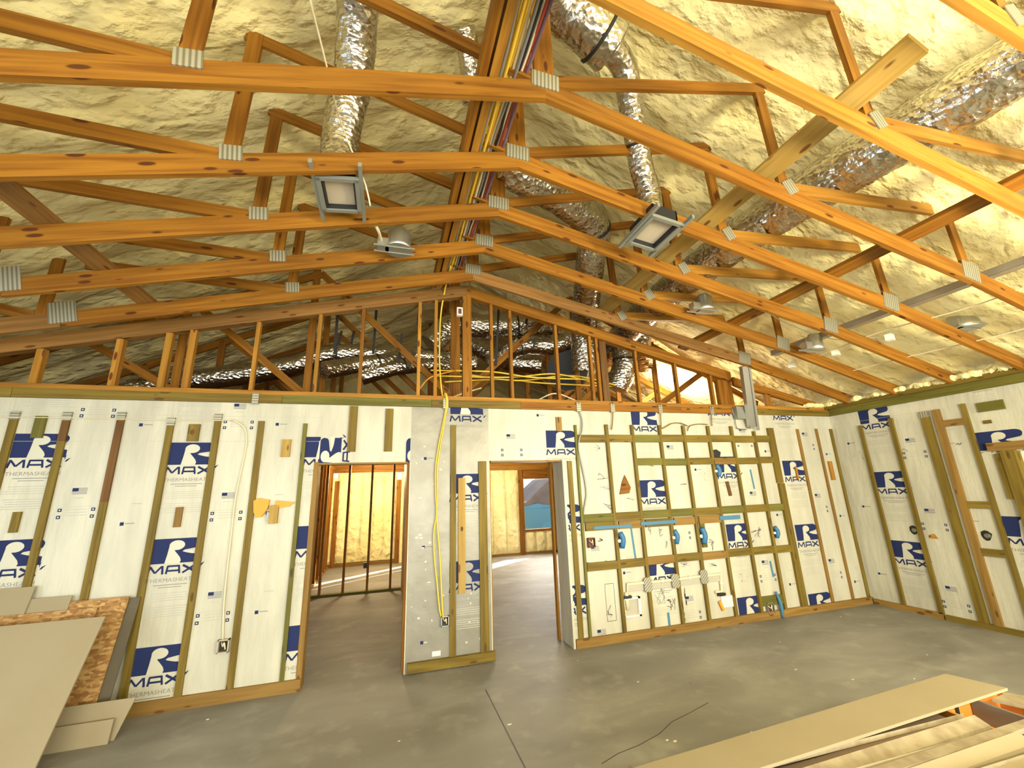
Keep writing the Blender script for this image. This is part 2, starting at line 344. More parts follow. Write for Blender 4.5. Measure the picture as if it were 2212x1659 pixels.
class Print:
    """T maps sheet coordinates (a right, z up, d off the sheet) to the room"""
    def __init__(s, m, T): s.m = m; s.T = T
    def poly(s, pl, mat, d=.0008, cl=BIG):
        q = clip(pl, cl)
        if q and len(q) >= 3: s.m.face([s.T(a, b, d) for a, b in q], mat)
    def rect(s, a0, a1, z0, z1, mat, d=.0008, cl=BIG): s.poly([(a0, z0), (a1, z0), (a1, z1), (a0, z1)], mat, d, cl)
    def logo(s, x0, top, cl=BIG, text=True, rot=False, white='board_white'):
        def R(p):   # rotate the whole print a quarter turn about its corner
            return (x0-(p[1]-top), top+(p[0]-x0)) if rot else p
        for pl in LOGO_BLUE: s.poly([R((x0+a*W_, top-H_+b*H_)) for a, b in pl], 'ink_blue', .0007, cl)
        for k, pl in enumerate(LOGO_WHITE): s.poly([R((x0+a*W_, top-H_+b*H_)) for a, b in pl], white, .0012+.0004*k, cl)
        for k, pl in enumerate(max_letters(x0, top-.305, .385, .072)): s.poly([R(p) for p in pl], 'ink_blue', .0008+.0001*k, cl)
        for pl in leaf(x0+.395, top-.255, .05): s.poly([R(p) for p in pl], 'ink_blue', .0008, cl)
        if text:
            for pl in text_fit('THERMASHEATH', x0+.0, top-.372, .385, .034): s.poly([R(p) for p in pl], 'ink_grey', .0008, cl)
            rr = random.Random(int(x0*100+top*10))
            z = top-.40
            for k, (wd, th, mt) in enumerate([(.26, .007, 'ink_grey'), (.18, .006, 'ink_grey')]+[(rr.uniform(.26, .38), rr.uniform(.004, .007), 'ink_faint') for _ in range(9)]):
                zz = z-.02*k-(.03 if k > 1 else 0)-(.03 if k > 5 else 0); cx_ = x0+.19
                s.poly([R(p) for p in [(cx_-wd/2, zz), (cx_+wd/2, zz), (cx_+wd/2, zz+th), (cx_-wd/2, zz+th)]], mt, .0008, cl)
    def extras(s, x0, top, cl=BIG, small=-.82):
        for dx in (.44, .68):
            for dz in (-.68, -.74):
                s.rect(x0+dx-.013, x0+dx+.016, top+dz-.014, top+dz+.014, 'ink_blue', cl=cl); s.rect(x0+dx-.005, x0+dx+.007, top+dz-.006, top+dz+.006, 'board_white', .0012, cl)
        s.rect(x0+.43, x0+.70, top-.655, top-.652, 'ink_faint', cl=cl)
        for k in range(3): s.rect(x0+.49, x0+.64, top-.68-k*.025, top-.675-k*.025, 'ink_faint', cl=cl)
        fx, fz = x0+.50, top-.54
        s.rect(fx, fx+.045, fz+.02, fz+.05, 'ink_blue', .0010, cl)
        for k in range(5): s.rect(fx, fx+.11, fz-.005+k*.012, fz+.002+k*.012, 'ink_grey', cl=cl)
        s.rect(fx+.02, fx+.09, fz-.04, fz-.034, 'ink_faint', cl=cl)
        s.rect(x0+.90, x0+.93, top+small-.015, top+small+.015, 'ink_blue', cl=cl); s.rect(x0+.94, x0+1.01, top+small-.002, top+small+.006, 'ink_grey', cl=cl)
        s.rect(x0+.96, x0+1.04, top+small+.17, top+small+.18, 'ink_faint', cl=cl)
    def seam(s, a): s.rect(a-.0015, a+.0015, 0, 2.8, 'ink_faint')
    def scribble(s, a, z, w_, h_, n=5, mat='ink_grey', t=.006, seed=0, cl=BIG):
        rr = random.Random(seed); p = (a+rr.random()*w_, z+rr.random()*h_)
        for _ in range(n):
            q = (a+rr.random()*w_, z+rr.random()*h_)
            if math.dist(p, q) > .004: s.poly(stroke(p, q, t), mat, .0009, cl)
            if rr.random() < .75: p = q
            else: p = (a+rr.random()*w_, z+rr.random()*h_)

# ---- back wall with two door openings
D1L, D1R, D2L, D2R, DH, WT = -.70, .235, 1.14, 2.07, 2.075, 2.82
mb = MB()
for x0, x1, z0, z1, mt in ((WL, D1L, 0, WT, 'board_foil'), (D1L, D1R, DH, WT, 'board_foil'), (D1R, .66, 0, WT, 'board_grey'), (.66, D2L, 0, WT, 'board_grey'), (D2L, D2R, DH, WT, 'board_foil'), (D2R, WR+.2, 0, WT, 'board_foil')):
    mb.box(x0, x1, FY, FY+.14, z0, z1, mt)
pr = Print(mb, lambda a, z, d: (a, FY-d, z))
def board(x0, tops, cl=BIG, small=-.82, text=True):
    for t_ in tops: pr.logo(x0, t_, cl, text); pr.extras(x0, t_, cl, small)
LW = (WL, D1L, .02, 2.8)
board(-4.44, [2.37, 1.46, .55], LW); board(-3.22, [3.28, 2.37, 1.46, .55], (WL, -2.06, .02, 2.8)); board(-2.045, [3.18, 2.29, 1.40, .51], (WL, -.88, .02, 2.8), .19)
board(-.85, [2.35, 1.45, .55], (-.9, D1L, .02, 2.8))
pr.logo(-.705, 1.945, (D1L, .10, DH, 2.7), text=False, rot=True); pr.logo(.185, 1.945, (.15, .233, DH, 2.7), text=False, rot=True)
for zz in (2.11, 1.17, .26):
    pr.rect(.385, .415, zz-.015, zz+.015, 'ink_blue'); pr.rect(.425, .49, zz-.004, zz+.008, 'ink_grey')
for pl in arc(.42, .60, .05, .05, 0, 345, 16), : 
    for i in range(len(pl)-1): pr.poly(stroke(pl[i], pl[i+1], .004), 'ink_grey')
pr.scribble(.39, .57, .06, .05, 5, 't' and 'ink_grey', .004, 3); pr.scribble(.30, .44, .04, .05, 5, 'ink_grey', .004, 9)
for k in range(22):
    x, z = random.uniform(.27, .64), random.uniform(.2, 2.3); pr.poly(arc(x, z, random.uniform(.006, .022), random.uniform(.005, .014), 0, 330, 7), 'board_white', .0010)
for k in range(10):
    x, z = random.uniform(.84, 1.0), random.uniform(.2, .9); pr.poly(arc(x, z, random.uniform(.004, .012), random.uniform(.006, .014), 0, 330, 7), 'board_white', .0010)
for t_ in (1.93, 1.00):
    pr.logo(.68, t_, (.66, D2L, .02, 2.3), white='board_grey')
pr.logo(.68, 2.84, (.66, D2L+.3, 2.45, 2.8)); pr.extras(.86, 2.88, (.6, 2.05, DH, 2.8), -.25)
board(1.87, [2.44], (D2L, 3.10, DH, 2.8)); board(1.87, [1.54, .64], (D2R, 3.05, .02, DH))
board(3.11, [2.74, 1.80, .87], (2.4, 4.33, .02, 2.8)); board(4.38, [2.98, 2.09, 1.19, .29], (4.3, 5.5, .02, 2.8)); board(5.57, [2.93, 2.02, 1.12, .22], (5.5, 6.7, .02, 2.8))
for a in (-3.28, -2.07, -.87, 3.08, 4.35, 5.53): pr.seam(a)
for x0, x1, zz in ((WL, D1L, 2.555), (WL, D1L, 2.30), (D2R, 6.7, 2.50)): pr.rect(x0, x1, zz, zz+.003, 'ink_faint')
# pencilled notes and marker scribbles inside the gridded bay
for i, (x, y, wd, hd, n, mt) in enumerate([(1285, 975, .10, .12, 4, 'ink_grey'), (1290, 1040, .16, .10, 6, 'ink_black'), (1295, 1060, .2, .05, 5, 'ink_grey'), (1305, 1105, .12, .10, 8, 'ink_grey'),
        (1400, 1012, .10, .10, 5, 'ink_black'), (1345, 1085, .18, .06, 7, 'ink_faint'), (1470, 1050, .12, .05, 5, 'ink_faint'), (1510, 1040, .14, .12, 7, 'ink_faint'), (1290, 1175, .10, .06, 8, 'ink_black'),
        (1400, 1160, .05, .14, 5, 'ink_black'), (1425, 1160, .05, .12, 5, 'ink_black'), (1435, 1185, .06, .12, 4, 'ink_grey'), (1535, 1190, .08, .16, 8, 'ink_black'), (1620, 1160, .22, .12, 9, 'ink_black'),
        (1635, 1165, .08, .14, 8, 'ink_grey'), (1470, 1225, .16, .05, 8, 'ink_grey'), (1530, 1225, .18, .05, 8, 'ink_grey'), (1600, 1265, .14, .16, 8, 'ink_faint'), (1415, 1310, .16, .22, 12, 'ink_grey'),
        (1440, 1320, .14, .14, 10, 'ink_black'), (1310, 1335, .10, .14, 8, 'ink_grey'), (1480, 1310, .03, .22, 8, 'ink_black'), (1545, 890, .10, .05, 6, 'ink_grey'), (1640, 1010, .08, .08, 4, 'ink_grey')]):
    p = onY(x, y, FY); pr.scribble(p.x, p.z, wd, hd, n, mt, .006, i*7+1, (2.3, 5.4, .02, 2.7))
for (a, b_, c_, d_) in ((1306, 1262, 1332, 1340), ):
    p, q = onY(a, b_, FY), onY(c_, d_, FY)
    for u, v in (((p.x, p.z), (q.x, p.z)), ((q.x, p.z), (q.x, q.z)), ((q.x, q.z), (p.x, q.z)), ((p.x, q.z), (p.x, p.z))): pr.poly(stroke(u, v, .005), 'ink_black')
wall_back = struct(mb.build('wall_back', origin=(0, 0, 0)))

# ---- right wall (window near the camera), left wall, far walls
mb = MB(); WY0, WY1, WZ0, WZ1 = 1.6, 2.88, .95, 1.97
for y0, y1, z0, z1 in ((WY1, FY, 0, WT), (WY0, WY1, 0, WZ0), (WY0, WY1, WZ1, WT), (.8, WY0, 0, WT)): mb.box(WR, WR+.14, y0, y1, z0, z1, 'board_foil')
mb.box(WR, WR+.14, -2.4, .8, 2.3, WT, 'board_foil'); mb.box(WR, WR+.14, -6, -2.4, 0, WT, 'board_foil')
pr = Print(mb, lambda a, z, d: (WR-d, -a, z))
for y0, tops, y_end in ((4.37, [2.72, 1.81, .89], 3.2), (3.165, [3.1, 2.21, 1.26, .35], WY1), ):
    cl = (-4.8, -y_end, .02, 2.8)
    for t_ in tops: pr.logo(-y0, t_, cl if t_ != 2.21 else (-4.8, -2.7, 1.97, 2.8)); pr.extras(-y0, t_, cl, .3)
for zz in (2.25, 1.33, .42): pr.rect(-4.62, -4.59, zz-.014, zz+.014, 'ink_blue'); pr.rect(-4.58, -4.51, zz-.004, zz+.006, 'ink_grey')
pr.seam(-4.40); pr.seam(-3.2); pr.rect(-4.8, -2.88, 2.555, 2.558, 'ink_faint')
pr.scribble(-4.6, 2.0, .16, .12, 5, 'ink_faint', .008, 5); pr.scribble(-3.95, 2.05, .12, .05, 5, 'ink_grey', .006, 8); pr.scribble(-3.40, 2.08, .1, .04, 5, 'ink_grey', .006, 11)
wall_right = struct(mb.build('wall_right', origin=(0, 0, 0)))
mb = MB()
mb.box(WL-.14, WL, 2.1, FY, 0, WT, 'board_foil'); mb.box(WL-.14, WL, -.9, 2.1, 2.5, WT, 'board_foil'); mb.box(WL-.14, WL, -6, -.9, 0, WT, 'board_foil')
wall_left = struct(mb.build('wall_left', origin=(0, 0, 0)))
# rear wall: broad openings to the daylight
mb = MB()
for x0, x1 in ((WL, -3.6), (6.0, WR)): mb.box(x0, x1, -4.2, -4.06, 0, WT, 'board_foil')
mb.prism([(WL, 3.05), (WR, 3.0), (XC, RZ)], -4.2, -4.1, 'spray_foam')
mb.box(WL, WR, -4.2, -4.06, 2.8, 3.06, 'treated')
wall_rear = struct(mb.build('wall_rear', origin=(0, 0, 0)))

# back rooms: side walls, far foam walls with bays, window
mb = MB(); FB = 11.66
def bays(x0, x1, z0, z1, y, n):
    wd = (x1-x0)/n
    for i in range(n):
        a, b = x0+i*wd+.018, x0+(i+1)*wd-.018
        N, K = 8, max(8, int((z1-z0)/.09)); i0 = len(mb.v)
        for j in range(N+1):
            for k in range(K+1):
                u, v = j/N, k/K; q = Vector((a+(b-a)*u, y, z0+(z1-z0)*v)); e = min(1, 5*min(u, 1-u))*min(1, 14*min(v, 1-v))
                q.y -= .045*e+.035*e*noise.noise(Vector((q.x*4, i*3, q.z*9)))
                mb.v.append(q)
        for j in range(N):
            for k in range(K):
                s0 = i0+j*(K+1)+k; mb.f.append([s0, s0+1, s0+K+2, s0+K+1]); mb.m.append(mb.mi('spray_foam')); mb.sm.append(True); mb.uv.append([(0, 0)]*4)
    mb.box(x0, x1, y+.02, y+.12, z0, z1, 'spray_foam')
bays(1.7, 3.62, .06, 2.30, FB, 5); bays(3.78, 4.7, .06, .60, FB, 3); bays(4.75, 6.6, .06, 2.30, FB, 4); mb.box(4.66, 4.75, FB-.03, FB+.1, 0, 2.3, 'pine')
mb.box(1.62, 6.7, FB-.02, FB+.1, 2.30, 2.84, 'pine_light'); mb.box(3.62, 3.74, FB-.05, FB+.1, 0, 2.30, 'pine'); mb.box(1.62, 6.7, FB-.03, FB+.1, 0, .06, 'treated_tan')
mb.box(3.74, 4.70, FB-.04, FB+.1, .60, .655, 'pine')
far_b = struct(mb.build('wall_far_right_room', origin=(0, 0, 0)))
mb = MB(); FA = 12.0
bays(-1.25, .25, .1, 2.33, FA, 5); mb.box(-1.6, 1.12, FA-.02, FA+.12, 2.33, 2.84, 'pine'); mb.box(-1.6, .36, FA-.03, FA+.12, 0, .09, 'treated_tan'); mb.box(.36, 1.12, FA-.02, FA+.12, 0, 2.33, 'spray_foam'); mb.box(-1.6, -1.25, FA-.02, FA+.12, 0, 2.2, 'spray_foam')
mb.box(.25, .36, FA-.06, FA+.1, 0, 2.12, 'pine'); mb.box(-1.3, -1.2, FA-.05, FA+.1, 0, 2.12, 'pine')
mb.box(1.42, 1.5, FA-.3, FA-.02, 0, 2.84, 'spray_foam')
far_a = struct(mb.build('wall_far_left_room', origin=(0, 0, 0)))
mb = MB()
mb.box(.32, .42, 4.94, 8.72, 0, 2.84, 'pine_light')                 # wall between the two back rooms
mb.box(1.5, 1.62, 8.72, 11.66, 0, 2.84, 'board_foil')
mb.box(.42, 1.62, 8.72, 8.8, 0, 2.84, 'board_foil')
mb.box(-3.2, -3.08, 4.94, 8.9, 0, 2.84, 'drywall_face')
struct(mb.build('wall_between_rooms', origin=(0, 0, 0)))
mb = MB(); mb.box(6.72, 6.84, 4.94, 12, 0, 2.84, 'spray_foam'); struct(mb.build('wall_far_side', origin=(0, 0, 0)))
mb = MB(); mb.box(WL-.1, WL, 4.94, 12, 0, 2.84, 'spray_foam'); mb.prism([(WL, 2.86), (WR, 2.86), (WR, 3.0), (XC, RZ+.1), (WL, 3.05)], 12.05, 12.15, 'spray_foam'); struct(mb.build('wall_attic_end', origin=(0, 0, 0)))
# side wall of open studs on the left of the first back room
t = thing('stud_partition', (-1.4, 10.3, 0), 'open stud side wall of orange pine deep inside the left doorway', 'stud wall')
for y in (8.95, 9.4, 9.85, 10.3, 10.75, 11.2, 11.65):
    part(MB().box(-1.42, -1.33, y-.02, y+.02, .04, 2.42, 'pine'), 'stud', t)
part(MB().box(-1.42, -1.33, 8.8, 11.9, 0, .04, 'treated_tan'), 'bottom_plate', t); part(MB().box(-1.42, -1.33, 8.8, 11.9, 2.42, 2.46, 'pine'), 'top_plate', t)
t = thing('stud_partition', (-.4, 8.72, 0), 'open pine stud wall on a dark sill plate across the left doorway', 'stud wall')
for x in (-1.5, -1.09, -.70, -.285, .125):
    part(MB().box(x-.02, x+.02, 8.68, 8.76, .04, 2.42, 'pine'), 'stud', t)
part(MB().box(-2.9, .32, 8.67, 8.77, 0, .04, 'treated_green'), 'sill_plate', t); part(MB().box(-2.9, .32, 8.67, 8.77, 2.42, 2.46, 'pine'), 'top_plate', t)
b_ = MB().box(-.36, -.30, 8.60, 8.67, .44, .53, 'black'); p_ = part(b_, 'outlet_box', t); p_['label'] = 'small black outlet box'

mb = MB(); mb.box(WL, WR, 4.95, 12.04, 2.842, 2.856, 'pine_dusty'); struct(mb.build('light_block_deck', origin=(0, 0, 0)))  # unseen deck added to keep back-room light out of the roof void
# door rough-opening frames
def trim(n, boxes):
    m = MB()
    for b in boxes: m.box(*b)
    return struct(m.build('trim_%d' % n, origin=(0, 0, 0)))
trim(1, [(D1L-.045, D1L+.004, FY-.004, FY+.155, 0, DH+.01, 'treated_tan'), (D1L+.004, D1R-.03, FY+.003, FY+.15, DH-.018, DH, 'treated_tan'), (D1R-.03, D1R+.006, FY+.035, FY+.155, 0, DH, 'pine')])
trim(2, [(D2L-.004, D2L+.02, FY+.04, FY+.155, 0, DH, 'pine_light'), (D2L+.02, D2R-.013, FY+.003, FY+.15, DH-.02, DH, 'treated_tan'), (2.022, 2.045, 5.105, 5.17, 0, DH, 'pine_light')])
# sprayed/cut white foam edges of the door openings
trim(3, [(D1R-.004, D1R+.002, FY-.004, FY+.035, .0, DH, 'foam_cut'), (2.058, 2.085, FY-.022, 5.09, 0, DH-.0, 'board_foil'), (D2L-.006, D2L+.0, FY-.004, FY+.03, 0, DH, 'foam_cut')])
# top ledger and plates on the back wall and right wall
m = MB(); xs = [WL, -3.3, -1.1, .46, 1.55, 3.9, 5.2, WR]
for i in range(len(xs)-1): m.box(xs[i], xs[i+1]-.003, FY-.038, FY, 2.70, 2.785, ['treated', 'treated', 'treated_green', 'treated', 'pine', 'pine', 'treated'][i])
m.box(WL, WR, FY-.02, FY+.14, 2.788, 2.835, 'pine_light'); trim_t = struct(m.build('trim_4', origin=(0, 0, 0)))
m = MB(); m.box(WR-.04, WR, .8, FY-.04, 2.70, 2.80, 'treated_green'); m.box(WR-.10, WR+.14, -6, FY-.04, 2.80, 2.86, 'treated'); struct(m.build('trim_5', origin=(0, 0, 0)))
# bottom plates (baseboards of raw timber)
m = MB(); m.box(WL, D1L-.0, FY-.024, FY, 0, .10, 'treated_tan'); struct(m.build('baseboard_back_left', origin=(0, 0, 0)))
m = MB(); m.box(.26, D2L+.02, FY-.045, FY, .012, .10, 'treated'); struct(m.build('baseboard_back_middle', origin=(0, 0, 0)))
m = MB(); m.box(2.09, 5.5, FY-.034, FY, .0, .09, 'treated_tan'); m.box(5.5, WR, FY-.034, FY, 0, .085, 'treated_tan'); struct(m.build('baseboard_back_right', origin=(0, 0, 0)))
m = MB(); m.box(WR-.03, WR, 3.95, FY-.05, 0, .07, 'treated_tan'); m.box(WR-.045, WR, 1.0, 3.93, 0, .06, 'treated'); struct(m.build('baseboard_right', origin=(0, 0, 0)))
# right wall window
m = MB()
for b in ((WR-.05, WR+.12, 2.86, 2.98, .80, 2.04, 'treated'), (WR-.056, WR+.12, 1.5, 3.07, 1.985, 2.075, 'treated_tan'), (WR-.05, WR+.12, 1.6, 2.9, .88, .95, 'treated')): m.box(*b)
win = struct(m.build('window_1', origin=(0, 0, 0)))
m = MB(); m.box(WR+.06, WR+.1, 2.80, 2.86, .95, 1.97, 'foam_cut'); m.box(WR+.08, WR+.09, 1.62, 2.80, .96, 1.96, 'grey_card')
w2 = m.build('window_sash', origin=(0, 0, 0)); w2.parent = win
m = MB(); m.box(3.72, 3.76, FB-.045, FB+.1, .655, 2.08, 'pine_light'); m.box(4.62, 4.66, FB-.045, FB+.1, .655, 2.08, 'pine_light'); m.box(3.76, 4.66, FB-.047, FB+.1, 2.045, 2.30, 'pine'); struct(m.build('window_2', origin=(0, 0, 0)))
# heap outside the far window
t = thing('covered_heap', (6.2, 16.4, 0), 'grey peaked mound wrapped low in blue tarpaulin outside the far window', 'tarpaulin heap')
m = MB(); pk = [onY(x, y, 16.2) for x, y in ((1120, 1094), (1139, 1083), (1152, 1070), (1170, 1052), (1189, 1034), (1210, 1022), (1240, 1034), (1290, 1090))]
pr_ = [(pk[0].x, -.5), (pk[-1].x, -.5)]+[(q.x, q.z) for q in pk[::-1]]
m.prism(pr_, 16.2, 18.5, 'tarp_grey'); part(m, 'mound', t)
m = MB(); gx = 20; i0 = 0
for j in range(gx+1):
    for k in range(9):
        x = 4.0+4.5*j/gx; z = -.4+1.55*k/8; m.v.append(Vector((x, 15.9-.12*noise.noise(Vector((x*3, z*2, 1)))+.2*(k/8), z+(.12*noise.noise(Vector((x*2, 0, 0))) if k == 8 else 0))))
for j in range(gx):
    for k in range(8): a = j*9+k; m.f.append([a, a+9, a+10, a+1]); m.m.append(m.mi('blue_tape')); m.sm.append(True); m.uv.append([(0, 0)]*4)
m.box(4.0, 8.5, 16.0, 16.25, -.4, 1.0, 'blue_tape'); part(m, 'blue_tarpaulin', t)

# ================================================================ ROOF TRUSSES
TY = lambda i: 1.9456+(i-2)*.6082
def cl_z(dx): # centre line of the lower chord
    a = abs(dx)
    if dx < 0: return 4.25-.245*a
    return 4.25-.219*a if a < 3.89 else 3.398-.272*(a-3.89)
def chord(t, s, a0, a1, mat, name='lower_chord', y0=0, y1=.038, h=.072):
    x0, x1 = s*a0, s*a1; k = 1.03
    pts = [(XC+x0, cl_z(x0)-h*k), (XC+x1, cl_z(x1)-h*k), (XC+x1, cl_z(x1)+h*k), (XC+x0, cl_z(x0)+h*k)]
    if s < 0: pts = pts[::-1]
    # long direction first so the grain follows the board
    if s < 0: pts = [pts[2], pts[3], pts[0], pts[1]]
    return part(MB().prism(pts, t.location.y+y0, t.location.y+y1, mat), name, t)
BN = [0]
def bar(t, p0, p1, mat, name='web', w_=.036, h=.089, yo=.019):
    BN[0] += 1; w_ = .0365-.0011*(BN[0] % 11)
    Y = t.location.y+yo
    return part(MB().beam((XC+p0[0], Y, p0[1]), (XC+p1[0], Y, p1[1]), w_, h, mat), name, t)
def plate(t, dx, z, w_, h, name='connector_plate', tilt=0):
    m = MB(); Y = t.location.y-.0035; c = (XC+dx, Y, z); ca, sa = math.cos(tilt), math.sin(tilt)
    m.obox(c, Vector((ca, 0, sa))*w_/2, Vector((0, .0035, 0)), Vector((-sa, 0, ca))*h/2, 'plate_grey')
    return part(m, name, t)
TL = ['timber truss nearest the camera, only its lower chord crossing the top right corner', 'second timber truss from the camera, long right chord leaving the picture top centre',
      'timber truss whose ridge joint hangs highest above the cable run', 'timber truss just behind the highest ridge joint, carrying the front of both duct registers',
      'timber truss at the rear edge of both duct registers', 'timber truss holding the metal light housing near the ridge', 'timber truss closest to the gable framing on the back wall']
def web_end(dx): return RZ-RS*abs(dx)+.02
def make_truss(i):
    Y = TY(i); t = thing('roof_truss', (XC, Y, 2.86), TL[i], 'roof truss', 'scissor trusses over the room')
    rm = ['pine_light', 'pine_light', 'pine', 'pine', 'pine', 'pine', 'pine_dusty'][i]; lm = ['pine', 'pine', 'pine_dusty' if i == 2 else 'pine', 'pine', 'pine', 'pine', 'pine'][i]
    if i == 2: lm = 'pine'
    chord(t, -1, 0, 3.72, lm); chord(t, -1, 3.724, 5.83, 'pine_dusty'); chord(t, 1, 0, 3.888, rm); chord(t, 1, 3.892, 5.83, 'pine_light' if i < 2 else 'pine')
    bar(t, (0, 4.36), (0, 5.74), 'pine', 'king_post', h=.14)
    for s in (-1, 1):
        bar(t, (s*.03, 4.33), (s*1.95, 4.86), 'pine', h=.089)
        bar(t, (s*1.93, cl_z(s*1.93)+.05), (s*1.89, web_end(1.9)-.02), 'pine')
        bar(t, (s*1.99, 3.83 if s < 0 else 3.90), (s*3.66, 3.90 if s < 0 else 4.02), 'pine' if s < 0 else 'pine_light', h=.10)
        bar(t, (s*3.88, cl_z(s*3.88)+.05), (s*3.86, web_end(3.86)-.02), 'pine')
        bar(t, (s*3.93, cl_z(s*3.93)+.06), (s*4.7, web_end(4.7)-.02), 'pine') if s < 0 else None
    plate(t, 0.0, 4.315, .19, .125, tilt=-.05)
    plate(t, -1.92, 3.855, .13, .11, tilt=.1); plate(t, -3.73, 3.40, .20, .20, tilt=.24)
    plate(t, 1.975, 3.90, .11, .12, tilt=.5); plate(t, 3.885, 3.43, .20, .17, tilt=-.2)
    return t
trusses = [make_truss(i) for i in range(7)]
# trusses over the back rooms, behind the gable: flat ties with webs
AL = ['timber truss with flat tie beam right behind the gable studs', 'second flat-tied timber truss behind the gable studs', 'third flat-tied timber truss, deep in the dim roof void', 'farthest flat-tied timber truss in the roof void']
for k, Y in enumerate((5.75, 6.95, 8.2, 9.5)):   # spaced like the ones over the room, every second one left out of sight
    t = thing('roof_truss', (XC, Y, 2.86), AL[k], 'roof truss', 'flat-tied trusses in the roof void')
    part(MB().box(-4.9, 6.66, Y, Y+.038, 2.86, 3.0, 'pine'), 'tie_beam', t)
    bar(t, (0, 3.0), (0, 5.74), 'pine', 'king_post', h=.14)
    for s in (-1, 1):
        bar(t, (s*.05, 3.05), (s*1.9, web_end(1.9)-.1), 'pine', h=.089); bar(t, (s*1.95, 3.0), (s*1.95, web_end(1.95)-.03), 'pine'); bar(t, (s*2.0, 3.05), (s*3.3, web_end(3.3)-.08), 'pine')
        bar(t, (s*3.4, 3.0), (s*3.4, web_end(3.4)-.03), 'pine'); bar(t, (s*3.45, 3.05), (s*4.4, web_end(4.4)-.05), 'pine')
        bar(t, (s*1.9, web_end(1.9)-.12), (s*5.5, web_end(5.5)-.06), 'pine', 'inner_rafter', h=.10)
        for dx in (1.9, 3.4): plate(t, s*dx, 2.95, .22, .10)
# gable framing on the back wall
YG = 4.832
t = thing('gable_frame', (XC, YG, 2.836), 'orange stud framing of the gable standing on the back wall plates', 'gable framing')
zt = lambda x: 4.335-.2415*abs(x-XC)
for s, x1 in ((-1, WL+.05), (1, 4.93)):
    pts = [(XC, zt(XC)-.15), (x1, zt(x1)-.15), (x1, zt(x1)), (XC, zt(XC))]
    if s < 0: pts = [pts[2], pts[3], pts[0], pts[1]]
    part(MB().prism(pts, YG-.01, YG+.08, 'pine_dusty' if s < 0 else 'pine'), 'sloping_plate', t)['label'] = 'dusty sloping plate on the left' if s < 0 else 'bright sloping plate on the right'
pts = [(4.98, zt(4.98)-.19), (6.66, zt(6.66)-.13), (6.66, zt(6.66)-.03), (4.98, zt(4.98)-.06)]
part(MB().prism(pts, YG, YG+.05, 'pine'), 'sloping_plate', t)
part(MB().box(XC-.052, XC+.06, YG-.012, YG+.07, 2.836, zt(XC)-.155, 'pine'), 'king_stud', t)
for x in (-4.4, -3.84, -3.226, -2.629, -2.228, -2.022, -1.429, -.813, -.349, .305, .504, 1.212, 1.468, 2.108, 2.608, 2.71, 3.316, 3.958, 4.563):
    wd = .038 if x > -1.5 else .06
    part(MB().box(x-wd/2, x+wd/2, YG, YG+.06, 2.836, zt(x)-.152, 'pine_light' if (x < -.6 or .2 < x < .6) else 'pine'), 'stud', t)
part(MB().box(5.55, 5.63, YG, YG+.06, 2.836, 3.04, 'pine'), 'stud', t); part(MB().box(2.76, 2.86, YG+.02, YG+.08, 2.836, zt(2.8)-.16, 'red_cedar'), 'stud', t)['label'] = 'reddish brown stud'
part(MB().box(4.70, 4.95, YG+.03, YG+.10, 2.836, zt(4.8)-.15, 'pine'), 'stud', t)
p_ = onY(989, 672, YG-.03); t = thing('junction_box', p_, 'small white junction box on the left face of the gable king stud', 'electrical box')
part(MB().box(XC-.125, XC-.053, YG-.02, YG+.03, p_.z-.05, p_.z+.06, 'white_plastic'), 'box', t); part(MB().box(XC-.11, XC-.068, YG-.023, YG-.019, p_.z-.03, p_.z+.04, 'brown_box'), 'opening', t)
# long braces that run from truss to truss
def run(name, x, y0, y1, z, wd, hg, mat, label, cat='brace board', tilt=0.0, grp=None):
    m = MB(); c = Vector((x, (y0+y1)/2, z)); a = Vector((0, (y1-y0)/2, 0)); ca, sa = math.cos(tilt), math.sin(tilt)
    m.obox(c, a, Vector((ca, 0, sa))*wd/2, Vector((-sa, 0, ca))*hg/2, mat); return tag(m.build(name), label, cat, grp)
run('ridge_board', .468, -2.5, 4.78, cl_z(-.42)+.152, .048, .14, 'pine', 'orange brace board beside the ridge, left of a matching pair', tilt=.0)
run('ridge_board', .540, -2.5, 4.78, cl_z(-.348)+.140, .055, .12, 'pine_light', 'orange brace board beside the ridge, right of a matching pair and next to the cables')
run('brace_board', 2.70, 1.0, 4.75, cl_z(1.81)+.175, .15, .038, 'yellow_board', 'pale yellow brace board running beside the big right-hand foil duct', tilt=-.5)
run('brace_board', 4.05, .2, 4.75, cl_z(3.16)+.096, .14, .038, 'pine', 'brown brace board lying on the right-hand truss chords below the duct', tilt=-.22)
run('brace_board', -2.26, -.5, 4.75, cl_z(-3.15)+.098, .14, .038, 'pine_dusty', 'brown brace board lying across the left-hand truss chords', tilt=.24)
m = MB(); x, z = 5.10, 3.46
m.box(x-.05, x+.05, .6, 4.2, z-.035, z-.031, 'galv'); m.box(x-.05, x-.046, .6, 4.2, z-.035, z+.03, 'galv'); m.box(x+.046, x+.05, .6, 4.2, z-.035, z+.03, 'galv')
tag(m.build('steel_channel'), 'galvanized steel channel lying along the right-hand truss joints', 'metal channel')

